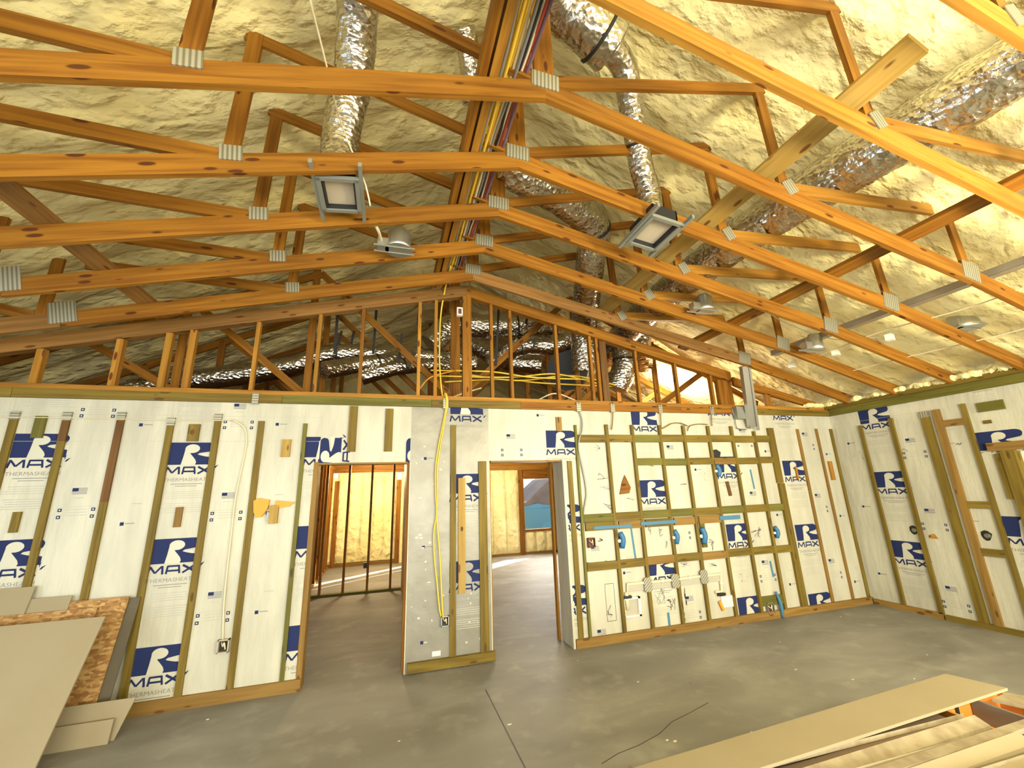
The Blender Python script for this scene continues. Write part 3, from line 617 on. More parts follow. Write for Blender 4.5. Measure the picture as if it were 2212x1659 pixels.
# ================================================================ FURRING STRIPS AND BLOCKS
def strip(x, z0, z1, wd, mat, label, top=None, lean=0, y=FY, th=.02, grp='furring strips on the back wall', stain=()):
    wd = wd*.92; t = thing('furring_strip', (x, y-th/2, z0), label, 'furring strip', grp)
    bt = part(MB().beam((x, y-th/2, z0), (x+lean, y-th/2, z1), wd, th, mat, side=(1, 0, 0)), 'batten', t)
    if top: sub(MB().box(x+lean-wd/2-.004, x+lean+wd/2+.004, y-th-.003, y, z1-.045, z1+.03, top), 'cap', bt)['label'] = 'grey taped cap'
    for a, b_ in stain: sub(MB().box(x-wd/2-.0005, x+wd/2+.0005, y-th-.0012, y-.001, a, b_, 'red_cedar'), 'stained_section', bt)['label'] = 'reddish brown section'
    return t
strip(-3.66, .1, 2.54, .062, 'treated', 'furring strip farthest left on the back wall, mostly out of view')
strip(-3.25, .1, 2.54, .062, 'treated', 'olive furring strip at the left picture edge with a grey cap', 'plate_grey')
strip(-2.875, .1, 2.54, .062, 'treated', 'furring strip stained dark near its grey cap, crossing the top left logo', 'plate_grey', stain=((2.30, 2.49),))
strip(-2.465, .1, 2.55, .062, 'treated', 'furring strip whose upper half is reddish brown, right above the sheet stack', 'plate_grey', stain=((1.75, 2.495),))
strip(-2.06, .1, 2.50, .062, 'treated', 'furring strip along the left edge of the lone middle logo column', 'plate_grey')
strip(-1.665, .1, 2.55, .062, 'treated', 'furring strip along the right edge of the middle logo column', 'plate_grey')
strip(-1.275, .1, 2.51, .062, 'treated', 'furring strip between the low outlet box and the orange chalk-line tool', None)
strip(-.86, .1, 2.49, .042, 'treated_green', 'slim green furring strip closest to the left doorway', None, grp='furring strips on the back wall')
strip(.715, .1, 2.49, .068, 'treated', 'furring strip between the yellow cable and the light knotty board', None)
strip(1.055, .1, 2.07, .10, 'treated', 'wide olive furring strip forming the left side of the right doorway', None)
strip(2.16, .09, 2.06, .065, 'treated', 'brown furring strip on the right side of the right doorway', None)
strip(2.27, .09, 2.51, .032, 'treated_green', 'slim green furring strip at the left end of the blocking grid', None, th=.03)
strip(5.98, .09, 2.49, .05, 'treated_tan', 'furring strip right of the grid, through the logo column', None)
strip(6.365, .09, 2.50, .045, 'treated_tan', 'furring strip between grid and room corner, beside the short pine block', None)
strip(6.67, .09, 2.50, .055, 'treated', 'furring strip standing in the back right corner of the room', None)
t = thing('knotty_board', (.81, FY-.02, .68), 'pale yellow knotty board fixed between the two doorways', 'board')
part(MB().box(.772, .85, FY-.02, FY, .68, 1.885, 'yellow_board'), 'plank', t); m = MB(); m.prism([(.81+.016*math.cos(a*.6), 1.335+.026*math.sin(a*.6)) for a in range(10)], FY-.0205, FY-.019, 'red_cedar'); sub(m, 'knot', t.children[0])['label'] = 'dark round knot'
def rstrip(y, z0, z1, wd, mat, label, cap=None):
    t = thing('furring_strip', (WR-.015, y, z0), label, 'furring strip', 'furring strips on the right wall')
    part(MB().beam((WR-.015, y, z0), (WR-.015, y, z1), wd, .03, mat, side=(0, 1, 0)), 'batten', t)
    if cap: part(MB().box(WR-.035, WR, y-wd/2-.004, y+wd/2+.004, z1-.06, z1+.02, cap), 'cap', t)['label'] = 'grey taped cap'
rstrip(4.375, .07, 2.49, .045, 'treated', 'right wall furring strip on the left edge of the small logos')
rstrip(3.97, .06, 2.53, .05, 'treated', 'right wall furring strip on the right edge of the small logos')
rstrip(3.575, .06, 2.53, .09, 'treated', 'wide olive stud, left of the tight pair on the right wall', 'plate_grey')
rstrip(3.45, .06, 2.55, .075, 'treated_tan', 'wide brown stud, right of the tight pair on the right wall')
rstrip(3.18, .06, 2.57, .045, 'treated', 'right wall furring strip nearest the window')
def block(x0, x1, z0, z1, mat, label, th=.022, y=FY): 
    m = MB(); m.box(x0, x1, y-th, y, z0, z1, mat); return tag(m.build('wood_block'), label, 'wood block', 'short wood blocks on the walls')
block(-3.10, -3.02, 2.33, 2.53, 'treated_green', 'short green block above the leftmost upper logo')
block(-3.085, -3.03, 1.52, 1.69, 'treated', 'short brown block between the two leftmost logos')
kb = block(-1.905, -1.81, 2.30, 2.47, 'treated', 'short olive block with a dark knot, above the middle logo column')
m = MB(); m.prism([(-1.865+.02*math.cos(a*.63), 2.39+.028*math.sin(a*.63)) for a in range(10)], FY-.0235, FY-.021, 'red_cedar'); sub(m, 'knot', kb)
block(-1.90, -1.845, 1.50, 1.68, 'treated_tan', 'short tan block between the two upper middle logos')
block(-1.065, -.98, 2.14, 2.32, 'yellow_board', 'short yellow block right of the outlet strip, high on the wall')
block(-.43, -.345, 2.19, 2.69, 'treated', 'left of two hanging olive blocks over the left doorway')
block(-.05, .035, 2.19, 2.67, 'treated', 'right of two hanging olive blocks over the left doorway')
block(2.015, 2.085, 2.43, 2.61, 'treated_tan', 'small reddish block on top of the logo right of the right doorway')
block(6.46, 6.53, 1.72, 2.0, 'pine_light', 'short orange pine block near the room corner')
block(5.78, 5.81, 1.75, 1.93, 'pine_light', 'thin pale wood sliver on the logo right of the grid')
def rblock(y0, y1, z0, z1, mat, label, th=.03):
    m = MB(); m.box(WR-th, WR, y0, y1, z0, z1, mat); return tag(m.build('wood_block'), label, 'wood block', 'short wood blocks on the walls')
rblock(3.203, 3.412, 2.32, 2.40, 'treated_tan', 'highest of three blocks bridging the right wall studs')
rblock(3.203, 3.412, 1.34, 1.42, 'treated', 'middle of three blocks bridging the right wall studs')
rblock(3.203, 3.412, .81, .89, 'treated', 'lowest of three blocks bridging the right wall studs')
rblock(2.83, 3.06, 2.44, 2.55, 'treated_green', 'flat green block high on the right wall above the window corner', .022)
rblock(2.98, 3.05, 2.30, 2.34, 'treated', 'tiny brown block under the green one on the right wall', .015)
rblock(2.985, 3.04, 1.45, 1.95, 'treated', 'upright block against the window post on the right wall')
# blocking grid
t = thing('blocking_grid', (3.8, FY-.02, .09), 'large grid of olive studs and cross blocks on the back wall', 'blocking grid')
VS = [2.71, 3.09, 3.515, 3.90, 4.315, 4.72, 5.12]
for k, x in enumerate(VS): part(MB().box(x-.02, x+.02, FY-.036, FY, .09, 2.52 if k < 6 else 2.45, 'treated'), 'stud', t)
part(MB().box(5.40, 5.50, FY-.038, FY, .09, 1.70, 'treated'), 'end_post', t); part(MB().box(5.385, 5.485, FY-.038, FY, 1.705, 2.50, 'treated'), 'end_post', t)
edges = [2.29]+[v for v in VS]+[5.42]
def row(z0, z1, first, mats, dz=None, last=8):
    for k in range(first, last):
        a = edges[k]+(.021 if k else 0); b_ = edges[k+1]-(.021 if k < 7 else .02); o = random.uniform(-.006, .006)
        part(MB().box(a, b_, FY-.034, FY, z0+o, z1+o, mats[k % len(mats)]), 'cross_block', t)
row(2.29, 2.385, 0, ['treated', 'treated', 'treated_green', 'treated', 'treated', 'treated'])
row(1.985, 2.075, 2, ['treated', 'treated', 'treated_green', 'treated_green', 'treated', 'treated_tan'])
row(1.325, 1.42, 0, ['treated_green', 'treated', 'treated_green', 'treated_green', 'treated'])
for k, (a, b_) in enumerate(((0, 1), (1, 2), (2, 3), (3, 4), (4, 5))): part(MB().box(edges[a]+.021+(.03 if a else 0), edges[b_]-.021, FY-.03, FY, 1.225, 1.318, ['treated', 'treated_tan', 'treated', 'treated_tan', 'treated_tan'][k]), 'cross_block', t)
row(.785, .875, 0, ['treated', 'treated', 'treated_tan', 'treated', 'treated_tan', 'treated'])
part(MB().box(4.741, 5.10, FY-.03, FY, .16, .27, 'treated_green'), 'cross_block', t)
part(MB().box(3.955, 4.03, FY-.02, FY, .93, 1.23, 'treated_green'), 'upright_block', t)

# ================================================================ THINGS FIXED TO THE GRID
def tape(x, y, wpx, hpx, label, ang=0, mat='blue_tape'):
    """strip of tape stuck to the boards; size in metres"""
    p = onY(x, y, FY-.037 if wpx > hpx else FY-.001); m = MB(); ca, sa = math.cos(ang), math.sin(ang)
    m.obox((p.x, p.y-.0015, p.z), Vector((ca, 0, sa))*wpx/2, Vector((0, .0012, 0)), Vector((-sa, 0, ca))*hpx/2, mat)
    return tag(m.build('blue_tape_strip'), label, 'tape', 'strips of blue tape')
tape(1324, 1138, .52, .035, 'long blue tape strip across the left end of the grid'); tape(1423, 1129, .52, .04, 'long blue tape strip across the middle of the grid'); tape(1577, 1118, .34, .05, 'blue tape strip above the logo right of the middle')
tape(1368, 1174, .025, .38, 'tall blue tape strip hanging beside the leftmost blue pipe sleeve', .06); tape(1625, 1035, .025, .27, 'short upright blue tape strip in the upper right grid bay', .05)
tape(1667, 1229, .03, .20, 'upright blue tape strip at the right end of the grid, low', .05); tape(1445, 1340, .03, .17, 'blue tape strip standing on the bottom plate')
p = onY(1572, 1307, FY); m = MB(); m.box(p.x-.1, p.x+.08, FY-.004, FY-.0005, p.z-.025, p.z+.025, 'blue_tape'); tag(m.build('blue_tape_strip'), 'small flat blue tape strip near the right pipe elbow', 'tape', 'strips of blue tape')
p0, p1 = onY(1676, 1278, FY-.04), onY(1690, 1330, FY-.04)
m = MB(); m.tube(smooth_path([(p0.x, FY-.04, p0.z), (p0.x+.03, FY-.05, (p0.z+p1.z)/2), (p1.x, FY-.045, p1.z-.02)], .03), .03, 'blue_tape', 8, rfun=lambda s_, a: .012+.012*math.sin(min(1, s_/.35)*3.1)*(1+.3*math.cos(a))); tag(m.build('crumpled_film'), 'crumpled pale blue film hanging at the lower right of the grid', 'plastic film')
BL = ['blue pipe sleeve in the left bay beside the tall tape', 'blue pipe sleeve next to the short green upright block', 'blue pipe sleeve one bay left of the grid logo', 'blue pipe sleeve against the right end post', 'blue pipe sleeve high in the grid under the second row']
for k, (x, y, r) in enumerate([(1342, 1166, .055), (1459, 1159, .05), (1518, 1156, .06), (1676, 1149, .045), (1550, 1016, .05)]):
    p = onY(x, y, FY-.03); t = thing('pipe_sleeve', (p.x, FY-.002, p.z), BL[k], 'pipe sleeve', 'blue pipe sleeves in the grid')
    m = MB(); m.tube(smooth_path([(p.x-.01, FY-.03, p.z+r*1.5), (p.x+.015, FY-.045, p.z+.3*r), (p.x+.01, FY-.045, p.z-.6*r), (p.x-.0, FY-.03, p.z-1.6*r)], .02), r*.62, 'blue_box', 12); part(m, 'sleeve', t)
    m = MB(); m.tube([(p.x-.035, FY-.02, p.z-.01), (p.x-.035, FY-.05, p.z-.01)], r*.36, 'white_plastic', 10); part(m, 'cap', t)
    m = MB(); m.prism([(p.x+r*1.15*math.cos(a*.7)*(1+.2*math.sin(3*a)), p.z-.3*r+r*1.5*math.sin(a*.7)) for a in range(9)], FY-.0045, FY-.0005, 'ink_black'); part(m, 'torn_hole', t)
def padpx(x, y, wd, hg, mat, name, label, cat, grp=None, th=.04, front=FY-.036):
    p = onY(x, y, front); m = MB(); pts = [(p.x-wd/2, p.z-hg*.35), (p.x-wd*.3, p.z-hg/2), (p.x+wd*.3, p.z-hg/2), (p.x+wd/2, p.z-hg*.35), (p.x+wd/2, p.z+hg*.35), (p.x+wd*.3, p.z+hg/2), (p.x-wd*.3, p.z+hg/2), (p.x-wd/2, p.z+hg*.35)]
    m.prism(pts, front-.006, front+.002, mat); return tag(m.build(name), label, cat, grp)
for k, (x, y) in enumerate([(1400, 1263), (1459, 1255), (1521, 1246)]):
    padpx(x, y, .11, .16, 'plate_grey', 'nail_plate', ['left', 'middle', 'right'][k]+' of three grey nail plates over the drain pipe', 'nail plate', 'nail plates over the drain pipe')
t = thing('drain_pipe', (3.8, FY-.05, .55), 'cream and grey drain pipe running through the low grid studs', 'pipe')
zp = onY(1460, 1255, FY-.02); q = [onY(x, y, FY-.022) for x, y in [(1356, 1290), (1355, 1262), (1401, 1258), (1460, 1252), (1521, 1244), (1556, 1240), (1559, 1277), (1545, 1279)]]
m = MB(); m.tube(q, .017, 'white_jacket', 10); pipe_ = part(m, 'pipe_run', t)
for (x, y) in ((1490, 1248), (1558, 1259), (1430, 1255)):
    p = onY(x, y, FY-.022); m = MB(); m.tube([p-Vector((.012, 0, 0)), p+Vector((.012, 0, 0))] if x < 1550 else [p-Vector((0, 0, .012)), p+Vector((0, 0, .012))], .024, 'white_plastic', 10); sub(m, 'coupling', pipe_)
m = MB()
for a, b_ in zip(q[1:5], q[2:6]): m.beam(a+Vector((0, .012, -.045)), b_+Vector((0, .012, -.045)), .02, .075, 'pvc_grey')
part(m, 'grey_pipe', t)
for k, (x, y) in enumerate([(1356, 1290), (1560, 1284)]):
    p = onY(x, y, FY-.03); m = MB(); m.box(p.x-.06, p.x+.05, FY-.04, FY-.01, p.z-.015, p.z+.015, 'black'); part(m, 'black_fitting', t)
p = onY(1366, 1312, FY-.02); t = thing('valve_box', (p.x, FY-.02, p.z), 'white plastic valve box open at the bottom left of the grid', 'valve box')
m = MB(); a, b_, c, d = p.x-.13, p.x+.11, p.z-.10, p.z+.11
for bx in ((a, b_, d-.02, d), (a, b_, c, c+.02), (a, a+.025, c, d), (b_-.03, b_, c, d)): m.box(bx[0], bx[1], FY-.035, FY, bx[2], bx[3], 'white_plastic')
part(m, 'frame', t); part(MB().box(a+.02, b_-.02, FY-.006, FY-.001, c+.015, d-.015, 'pvc_grey'), 'recess', t); m = MB(); m.tube([(p.x-.06, FY-.015, p.z+.17), (p.x-.06, FY-.015, p.z-.02)], .022, 'white_jacket', 10); part(m, 'inlet', t)
p = onY(1573, 1300, FY-.02); m = MB(); m.box(p.x-.10, p.x+.09, FY-.022, FY, p.z-.06, p.z+.07, 'white_plastic'); m.beam((p.x-.13, FY-.02, p.z+.02), (p.x-.09, FY-.02, p.z-.09), .02, .035, 'orange_plastic'); tag(m.build('cream_panel'), 'cream panel with an orange edge below the right pipe elbow', 'panel')
def ebox(name, x, y, s, mat, inner, label, Y=FY, grp=None, axis='y'):
    p = onY(x, y, Y-.02) if axis == 'y' else onX(x, y, WR-.02); t = thing(name, p, label, 'electrical box', grp); m = MB(); f = .008
    if axis == 'y':
        for a, b_, c, d in ((-s, s, s*1.2-f, s*1.2), (-s, s, -s*1.2, -s*1.2+f), (-s, -s+f, -s*1.2, s*1.2), (s-f, s, -s*1.2, s*1.2)): m.box(p.x+a, p.x+b_, Y-.045, Y, p.z+c, p.z+d, mat)
        part(m, 'box', t); part(MB().box(p.x-s+f, p.x+s-f, Y-.008, Y-.001, p.z-s*1.2+f, p.z+s*1.2-f, inner), 'recess', t)
        m = MB(); m.tube(smooth_path([(p.x-.5*s, Y-.01, p.z+.6*s), (p.x, Y-.04, p.z), (p.x+.2*s, Y-.045, p.z+.7*s), (p.x+.4*s, Y-.03, p.z-.6*s)], .01), .006, 'white_jacket', 6); part(m, 'wire_tail', t)
    return t
ebox('outlet_box', 483, 1395, .045, 'gasket', 'black', 'low outlet box between two strips on the left wall section, wires tucked inside')
ebox('outlet_box', 961, 1341, .040, 'galv', 'black', 'low outlet box at the end of the hanging yellow cable')
ebox('outlet_box', 1277, 1172, .045, 'brown_box', 'brown_box', 'dark brown outlet box at the left end of the grid')
ebox('outlet_box', 1663, 1313, .055, 'grey_metal', 'brown_box', 'grey floor-level outlet box at the lower right of the grid')
for x, y, lb in ((1973, 1145, 'ragged dark pipe hole with grey pipe, left one on the right wall'), (2130, 1157, 'ragged dark pipe hole with grey pipe, between the right wall studs')):
    p = onX(x, y, WR-.01); t = thing('pipe_stub', p, lb, 'pipe stub', 'pipe stubs in the right wall')
    m = MB(); m.prism([(p.y+.045*math.cos(a*.7)*(1+.25*math.sin(a*2)), p.z+.06*math.sin(a*.7)) for a in range(9)], WR-.003, WR-.0005, 'black', 'x'); part(m, 'torn_hole', t)
    m = MB(); m.tube([(WR-.03, p.y-.015, p.z), (WR+.02, p.y-.015, p.z-.0)], .025, 'plate_grey', 12); part(m, 'pipe', t)
p = onX(2015, 1160, WR-.01); m = MB(); m.prism([(p.y-.05, p.z-.02), (p.y+.05, p.z-.02), (p.y+.04, p.z+.02), (p.y-.02, p.z+.04)], WR-.004, WR-.0005, 'pine_light', 'x'); tag(m.build('sealant_smear'), 'orange smear on the right wall beside the studs', 'smear')
# orange chalk-line tool on a block
p = onY(583, 1098, FY); t = thing('chalk_line_tool', p, 'orange plastic tool with pointed tail hung across a tan block', 'tool')
m = MB(); A = lambda x, y: (onY(x, y, FY).x, onY(x, y, FY).z)
m.prism([A(550, 1082), (A(560, 1076)), A(584, 1080), A(580, 1098), A(566, 1117), A(556, 1118), A(550, 1106)][::-1], FY-.04, FY-.002, 'orange_plastic'); part(m, 'case', t)
m = MB(); m.prism([A(597, 1081), A(637, 1085), A(625, 1094), A(606, 1097), A(597, 1093)][::-1], FY-.03, FY-.002, 'orange_plastic'); part(m, 'tail', t)
m = MB(); m.box(-1.105, -1.03, FY-.045, FY, 1.49, 1.665, 'yellow_board'); part(m, 'block', t); m = MB(); m.box(-1.13, -1.10, FY-.03, FY, 1.52, 1.60, 'grey_metal'); part(m, 'hook', t)
p = onY(1348, 1050, FY); m = MB(); m.prism([(p.x-.08, p.z-.10), (p.x+.06, p.z-.09), (p.x+.09, p.z-.02), (p.x+.02, p.z+.14), (p.x-.03, p.z+.05)], FY-.012, FY-.001, 'pine'); tag(m.build('wood_scrap'), 'rust-orange triangular wood scrap inside the upper left grid bay', 'wood scrap')
p0, p1 = onY(1569, 1040, FY), onY(1577, 1071, FY); m = MB(); m.beam((p0.x, FY-.01, p0.z), (p1.x, FY-.01, p1.z), .045, .018, 'red_cedar', side=(1, 0, 0)); tag(m.build('wood_scrap'), 'reddish upright wood scrap below the upper right grid logo', 'wood scrap')
p = onY(1548, 980, FY); m = MB(); m.prism([(p.x-.05+.0, p.z-.06), (p.x+.04, p.z-.06), (p.x+.07, p.z+.02), (p.x+.0, p.z+.06), (p.x-.06, p.z+.05)], FY-.006, FY-.0005, 'black'); tag(m.build('wall_hole_patch'), 'black hole patch in the upper right part of the grid', 'hole patch')
p = onY(943, 1411, FY); m = MB(); m.box(p.x-.045, p.x+.04, FY-.003, FY-.0005, p.z-.025, p.z+.02, 'white_plastic'); tag(m.build('paper_sticker'), 'blank white sticker low on the grey board between doorways', 'sticker')

# ================================================================ CABLES
def cable(name, pts, r, mat, label, cat='cable', grp=None, step=.06, seg=6):
    m = MB(); m.tube(smooth_path(pts, step), r, mat, seg); return tag(m.build(name), label, cat, grp)
B = lambda x, y, off=.03: onY(x, y, FY-off)
cable('electrical_cable', [onY(962, 850, 4.74), onY(965, 868, 4.74), B(960, 900), B(948, 960), B(941, 1010), B(941, 1070), B(943, 1110), B(937, 1150), B(938, 1200), B(944, 1260), B(950, 1320), B(955, 1335, .01)], .008, 'yellow_jacket', 'left yellow cable hanging from the plate down the grey board', grp='yellow cables between the doorways')
cable('electrical_cable', [onY(964, 850, 4.735), onY(967, 868, 4.735), B(962, 900, .04), B(952, 960, .04), B(945, 1010, .04), B(945, 1070, .04), B(943, 1110, .04), B(946, 1150, .04), B(950, 1200, .04), B(953, 1260, .04), B(956, 1320, .04), B(958, 1335, .02)], .008, 'yellow_jacket', 'right yellow cable hanging from the plate down the grey board', grp='yellow cables between the doorways')
cable('electrical_cable', [B(500, 908, .022), B(515, 913, .02), B(530, 928, .015), B(532, 960, .012), B(520, 1020, .012), B(508, 1080, .012), B(500, 1150, .012), B(492, 1220, .012), B(484, 1300, .012), B(481, 1385, .012)], .008, 'white_jacket', 'white cable curving down the left wall section to the low outlet box')
cable('electrical_cable', [B(-60, 899, .024), B(38, 901, .024), B(148, 903, .024), B(265, 905, .024), B(378, 908, .024), B(440, 908, .024), B(500, 908, .024)], .004, 'white_jacket', 'thin pale cable strung level across the tops of the left strips')
cable('flexible_conduit', [B(1250, 868, .045), B(1251, 885), B(1257, 905), B(1257, 930, .04), B(1251, 948, .045), B(1250, 970, .04), B(1256, 1000), B(1264, 1040, .02), B(1267, 1070, .02), B(1262, 1100, .02), B(1260, 1130, .02)], .010, 'grey_metal', 'grey flexible conduit snaking down beside the left edge of the grid', 'conduit')
GL = ['brown cable drop over the second grid bay', 'brown cable drop over the fourth grid bay', 'brown cable loop over the fifth grid bay', 'brown cable loop over the sixth grid bay', 'grey cable beside the metal chase']
for k, pts in enumerate([[(1323, 868), (1324, 890), (1323, 915), (1321, 928)], [(1426, 872), (1427, 890), (1428, 915), (1431, 926), (1450, 915), (1470, 914), (1485, 920)], [(1485, 931), (1490, 920), (1510, 916), (1528, 917)], [(1537, 878), (1537, 900), (1538, 920)], [(1580, 882), (1588, 905), (1592, 925), (1612, 928)]]):
    cable('electrical_cable', [B(x, y, .03 if i else .05) for i, (x, y) in enumerate(pts)], .007, 'treated_tan' if k < 4 else 'grey_jacket', GL[k], grp='cable drops above the grid')
for k, (x, y) in enumerate([(963, 873), (552, 858), (1250, 876), (1323, 874), (1426, 877), (1537, 880)]):
    p = onY(x, y, FY-.042); m = MB(); m.box(p.x-.03, p.x+.03, FY-.046, FY-.038, 2.68, 2.80, 'plate_grey')
    tag(m.build('nail_guard'), ['grey nail guard over the yellow cables on the top plate', 'grey nail guard on the top plate above the left strips', 'grey nail guard above the flexible conduit', 'grey nail guard above the second grid bay', 'grey nail guard above the fourth grid bay', 'grey nail guard above the sixth grid bay'][k], 'nail guard', 'nail guards on the top plate')
# cable bundle along the ridge
CB = [(.565, 4.42, 'grey_jacket', 'dark grey cable in the ridge bundle, closest to the brace boards'), (.585, 4.45, 'yellow_jacket', 'leftmost yellow cable in the ridge bundle'), (.603, 4.43, 'yellow_jacket', 'yellow cable in the centre of the ridge bundle'), (.620, 4.455, 'yellow_jacket', 'rightmost yellow cable in the ridge bundle'),
      (.640, 4.44, 'white_jacket', 'white cable in the ridge bundle'), (.664, 4.43, 'grey_jacket', 'thick grey cable right of the white one in the ridge bundle'), (.690, 4.44, 'black', 'black cable in the ridge bundle'), (.715, 4.45, 'white_jacket', 'thin white cable beside the red one in the ridge bundle'), (.735, 4.44, 'red_jacket', 'dark red cable on the right of the ridge bundle'), (.757, 4.43, 'purple_jacket', 'purple cable at the right edge of the ridge bundle')]
for k, (x, z, mt, lb) in enumerate(CB):
    x = .590+.0195*k
    pts = []; y = -1.5; rr = random.Random(k)
    while y < 4.6:
        pts.append((x+rr.uniform(-.008, .008), y, z-.085+rr.uniform(-.012, .006))); y += .304
    cable('electrical_cable', pts, .011 if mt != 'yellow_jacket' else .012, mt, lb, grp='cables along the ridge')
cable('electrical_cable', [(.62, 4.4, 4.34), (.60, 4.8, 4.20), (.57, 4.95, 3.9), (.56, 4.93, 3.4), (.575, 4.9, 3.05), (.60, 4.88, 2.85), onY(962, 850, 4.745)], .010, 'yellow_jacket', 'yellow cable dropping behind the gable studs to the top plate')
cable('electrical_cable', [onY(665, -20, 1.8), onY(685, 60, 1.95), onY(705, 140, 2.1), onY(722, 215, 2.3), onY(740, 275, 2.5), onY(770, 350, 2.6), onY(790, 400, 2.7), onY(800, 445, 2.75)], .006, 'white_jacket', 'thin white cable hanging in front of the left duct')
cable('electrical_cable', [onY(808, 480, 3.2), onY(818, 500, 3.3), onY(824, 520, 3.5), onY(830, 540, 3.7)], .014, 'white_jacket', 'short white cable tail looping into the ridge light housing')
YL = [[(930, 800), (1060, 803), (1150, 815), (1280, 820)], [(940, 812), (1100, 815), (1200, 808), (1290, 828)], [(1000, 808), (1120, 822), (1240, 812), (1360, 840)], [(960, 825), (1080, 820), (1180, 828), (1330, 835)]]
for k, pts in enumerate(YL):
    cable('electrical_cable', [onY(x, y, 5.3+.12*k) for x, y in pts], .012, 'yellow_jacket', ['upper', 'second', 'third', 'lowest'][k]+' yellow cable sagging level behind the gable studs', grp='yellow cables behind the gable')
for k, pts in enumerate([[(905, 842), (930, 815), (985, 800)], [(950, 868), (1000, 850), (1040, 838)], [(1160, 865), (1200, 850), (1250, 868)]]):
    cable('electrical_cable', [onY(x, y, 5.2) for x, y in pts], .010, ['orange_plastic', 'white_jacket', 'white_jacket'][k], ['orange cable lying behind the gable studs', 'white cable left of the gable king stud', 'white cable right of the gable king stud'][k])
for k, (pts, Y) in enumerate([([(1480, 650), (1500, 640), (1560, 655), (1640, 700), (1700, 735)], 3.7), ([(1700, 610), (1760, 640), (1900, 612)], 3.1), ([(1895, 560), (1900, 620), (1905, 700), (1910, 760)], 3.0), ([(1980, 700), (2090, 665), (2212, 645)], 2.9), ([(2080, 720), (2150, 700), (2230, 675)], 2.8)]):
    pass
RC = [([(4.2, 3.4, 3.62), (4.6, 3.5, 3.56), (5.2, 3.45, 3.4), (5.6, 3.2, 3.36)], 'white cable looping over the right chords near the light housing'), ([(5.3, 1.4, 3.36), (5.35, 2.2, 3.3), (5.3, 3.0, 3.33), (5.35, 3.8, 3.3)], 'thin wire strung beneath the right chords beside the channel'),
      ([(5.9, 1.2, 3.16), (5.95, 2.2, 3.10), (5.92, 3.2, 3.12), (5.9, 4.2, 3.13)], 'thin wire strung beneath the right chords near the wall')]
for pts, lb in RC: cable('electrical_cable', pts, .006, 'white_jacket', lb)
for k, (x, y, z) in enumerate([(5.42, TY(3)+.45, 3.27), (5.38, TY(4)+.42, 3.28), (5.36, TY(5)+.40, 3.29)]):
    m = MB(); m.obox((x, y, z), (.04, .01, 0), (-.01, .03, 0), (0, 0, .035), 'white_plastic'); tag(m.build('cable_tag'), 'small white tag hanging under the right chords, '+['nearest', 'middle', 'farthest'][k]+' of three', 'tag', 'white tags under the right chords')

# ================================================================ DUCTS, REGISTERS, LIGHT HOUSINGS, CHASE
def duct(name, pts, r, label, straps=(), grp='foil ducts', seg=28, ring=.028, r1=None, mat='duct_foil'):
    P_ = smooth_path(pts, .014); t = thing(name, P_[-1], label, 'duct', grp); L = sum((a-b).length for a, b in zip(P_, P_[1:])); sd = random.random()*40
    def rf(s_, a):
        rr = r if r1 is None else r+(r1-r)*s_/L
        c = .5+.5*math.cos(2*math.pi*s_/ring)
        return rr*(1-.035*c+.05*noise.noise(Vector((math.cos(a)*1.6+sd, math.sin(a)*1.6, s_*7)))+.035*noise.noise(Vector((math.cos(a)*5, math.sin(a)*5+sd, s_*22))))
    m = MB(); m.tube(P_, r, mat, seg, rfun=rf); part(m, 'foil_sleeve', t)
    for fr in straps:
        i = int(fr*(len(P_)-3)); a, b_ = P_[i], P_[i+2]; d = (b_-a).normalized()*.012; mm = MB(); mm.tube([a-d, a+d], (r if r1 is None else r+(r1-r)*fr)*1.04, 'strap_black', seg); part(mm, 'strap', t)['label'] = 'black band'
    return t
duct('flexible_duct', [(-.30, 1.55, 5.08), (-.31, 2.1, 4.97), onY(765, 150, 2.5), onY(745, 250, 2.68), onY(735, 318, 2.78), (-.43, 2.80, 3.98)], .135, 'foil duct dropping to the square register on the left', grp='foil ducts above the room')
duct('flexible_duct', [(.62, 1.45, 5.25), onY(1205, -10, 2.0), onY(1262, 45, 2.05), onY(1320, 105, 2.12)], .19, 'fat short foil duct at the top centre, ending at a black band', (.93,), grp='foil ducts above the room')
duct('flexible_duct', [onY(1318, 100, 2.14), onY(1348, 150, 2.25), onY(1365, 240, 2.42), onY(1385, 360, 2.62), onY(1404, 430, 2.74), (2.19, 2.75, 3.95)], .105, 'slim foil duct dropping to the square register on the right', (.5,), grp='foil ducts above the room')
duct('flexible_duct', [onY(1085, 345, 3.1), onY(1120, 372, 3.2), onY(1220, 432, 3.5), onY(1283, 492, 3.85), onY(1275, 560, 4.2), onY(1268, 640, 4.75), onY(1262, 705, 5.15), onY(1262, 800, 5.35)], .19, 'thick foil duct bending down in the centre behind the gable', (.42,), grp='foil ducts above the room')
duct('flexible_duct', [(3.74, .45, 4.24), (3.66, 1.1, 4.20), (3.52, 1.8, 4.18), (3.42, 2.6, 4.18), (3.42, 3.4, 4.18), (3.42, 4.1, 4.16), (3.5, 5.0, 4.12), (3.6, 6.2, 4.0)], .205, 'long thick foil duct running back along the right side', grp='foil ducts above the room')
duct('flexible_duct', [onY(1000, 60, 2.6), onY(1015, 130, 2.75), onY(1022, 225, 2.95)], .10, 'short foil duct behind the ridge boards near the top', (.97,), grp='foil ducts above the room')
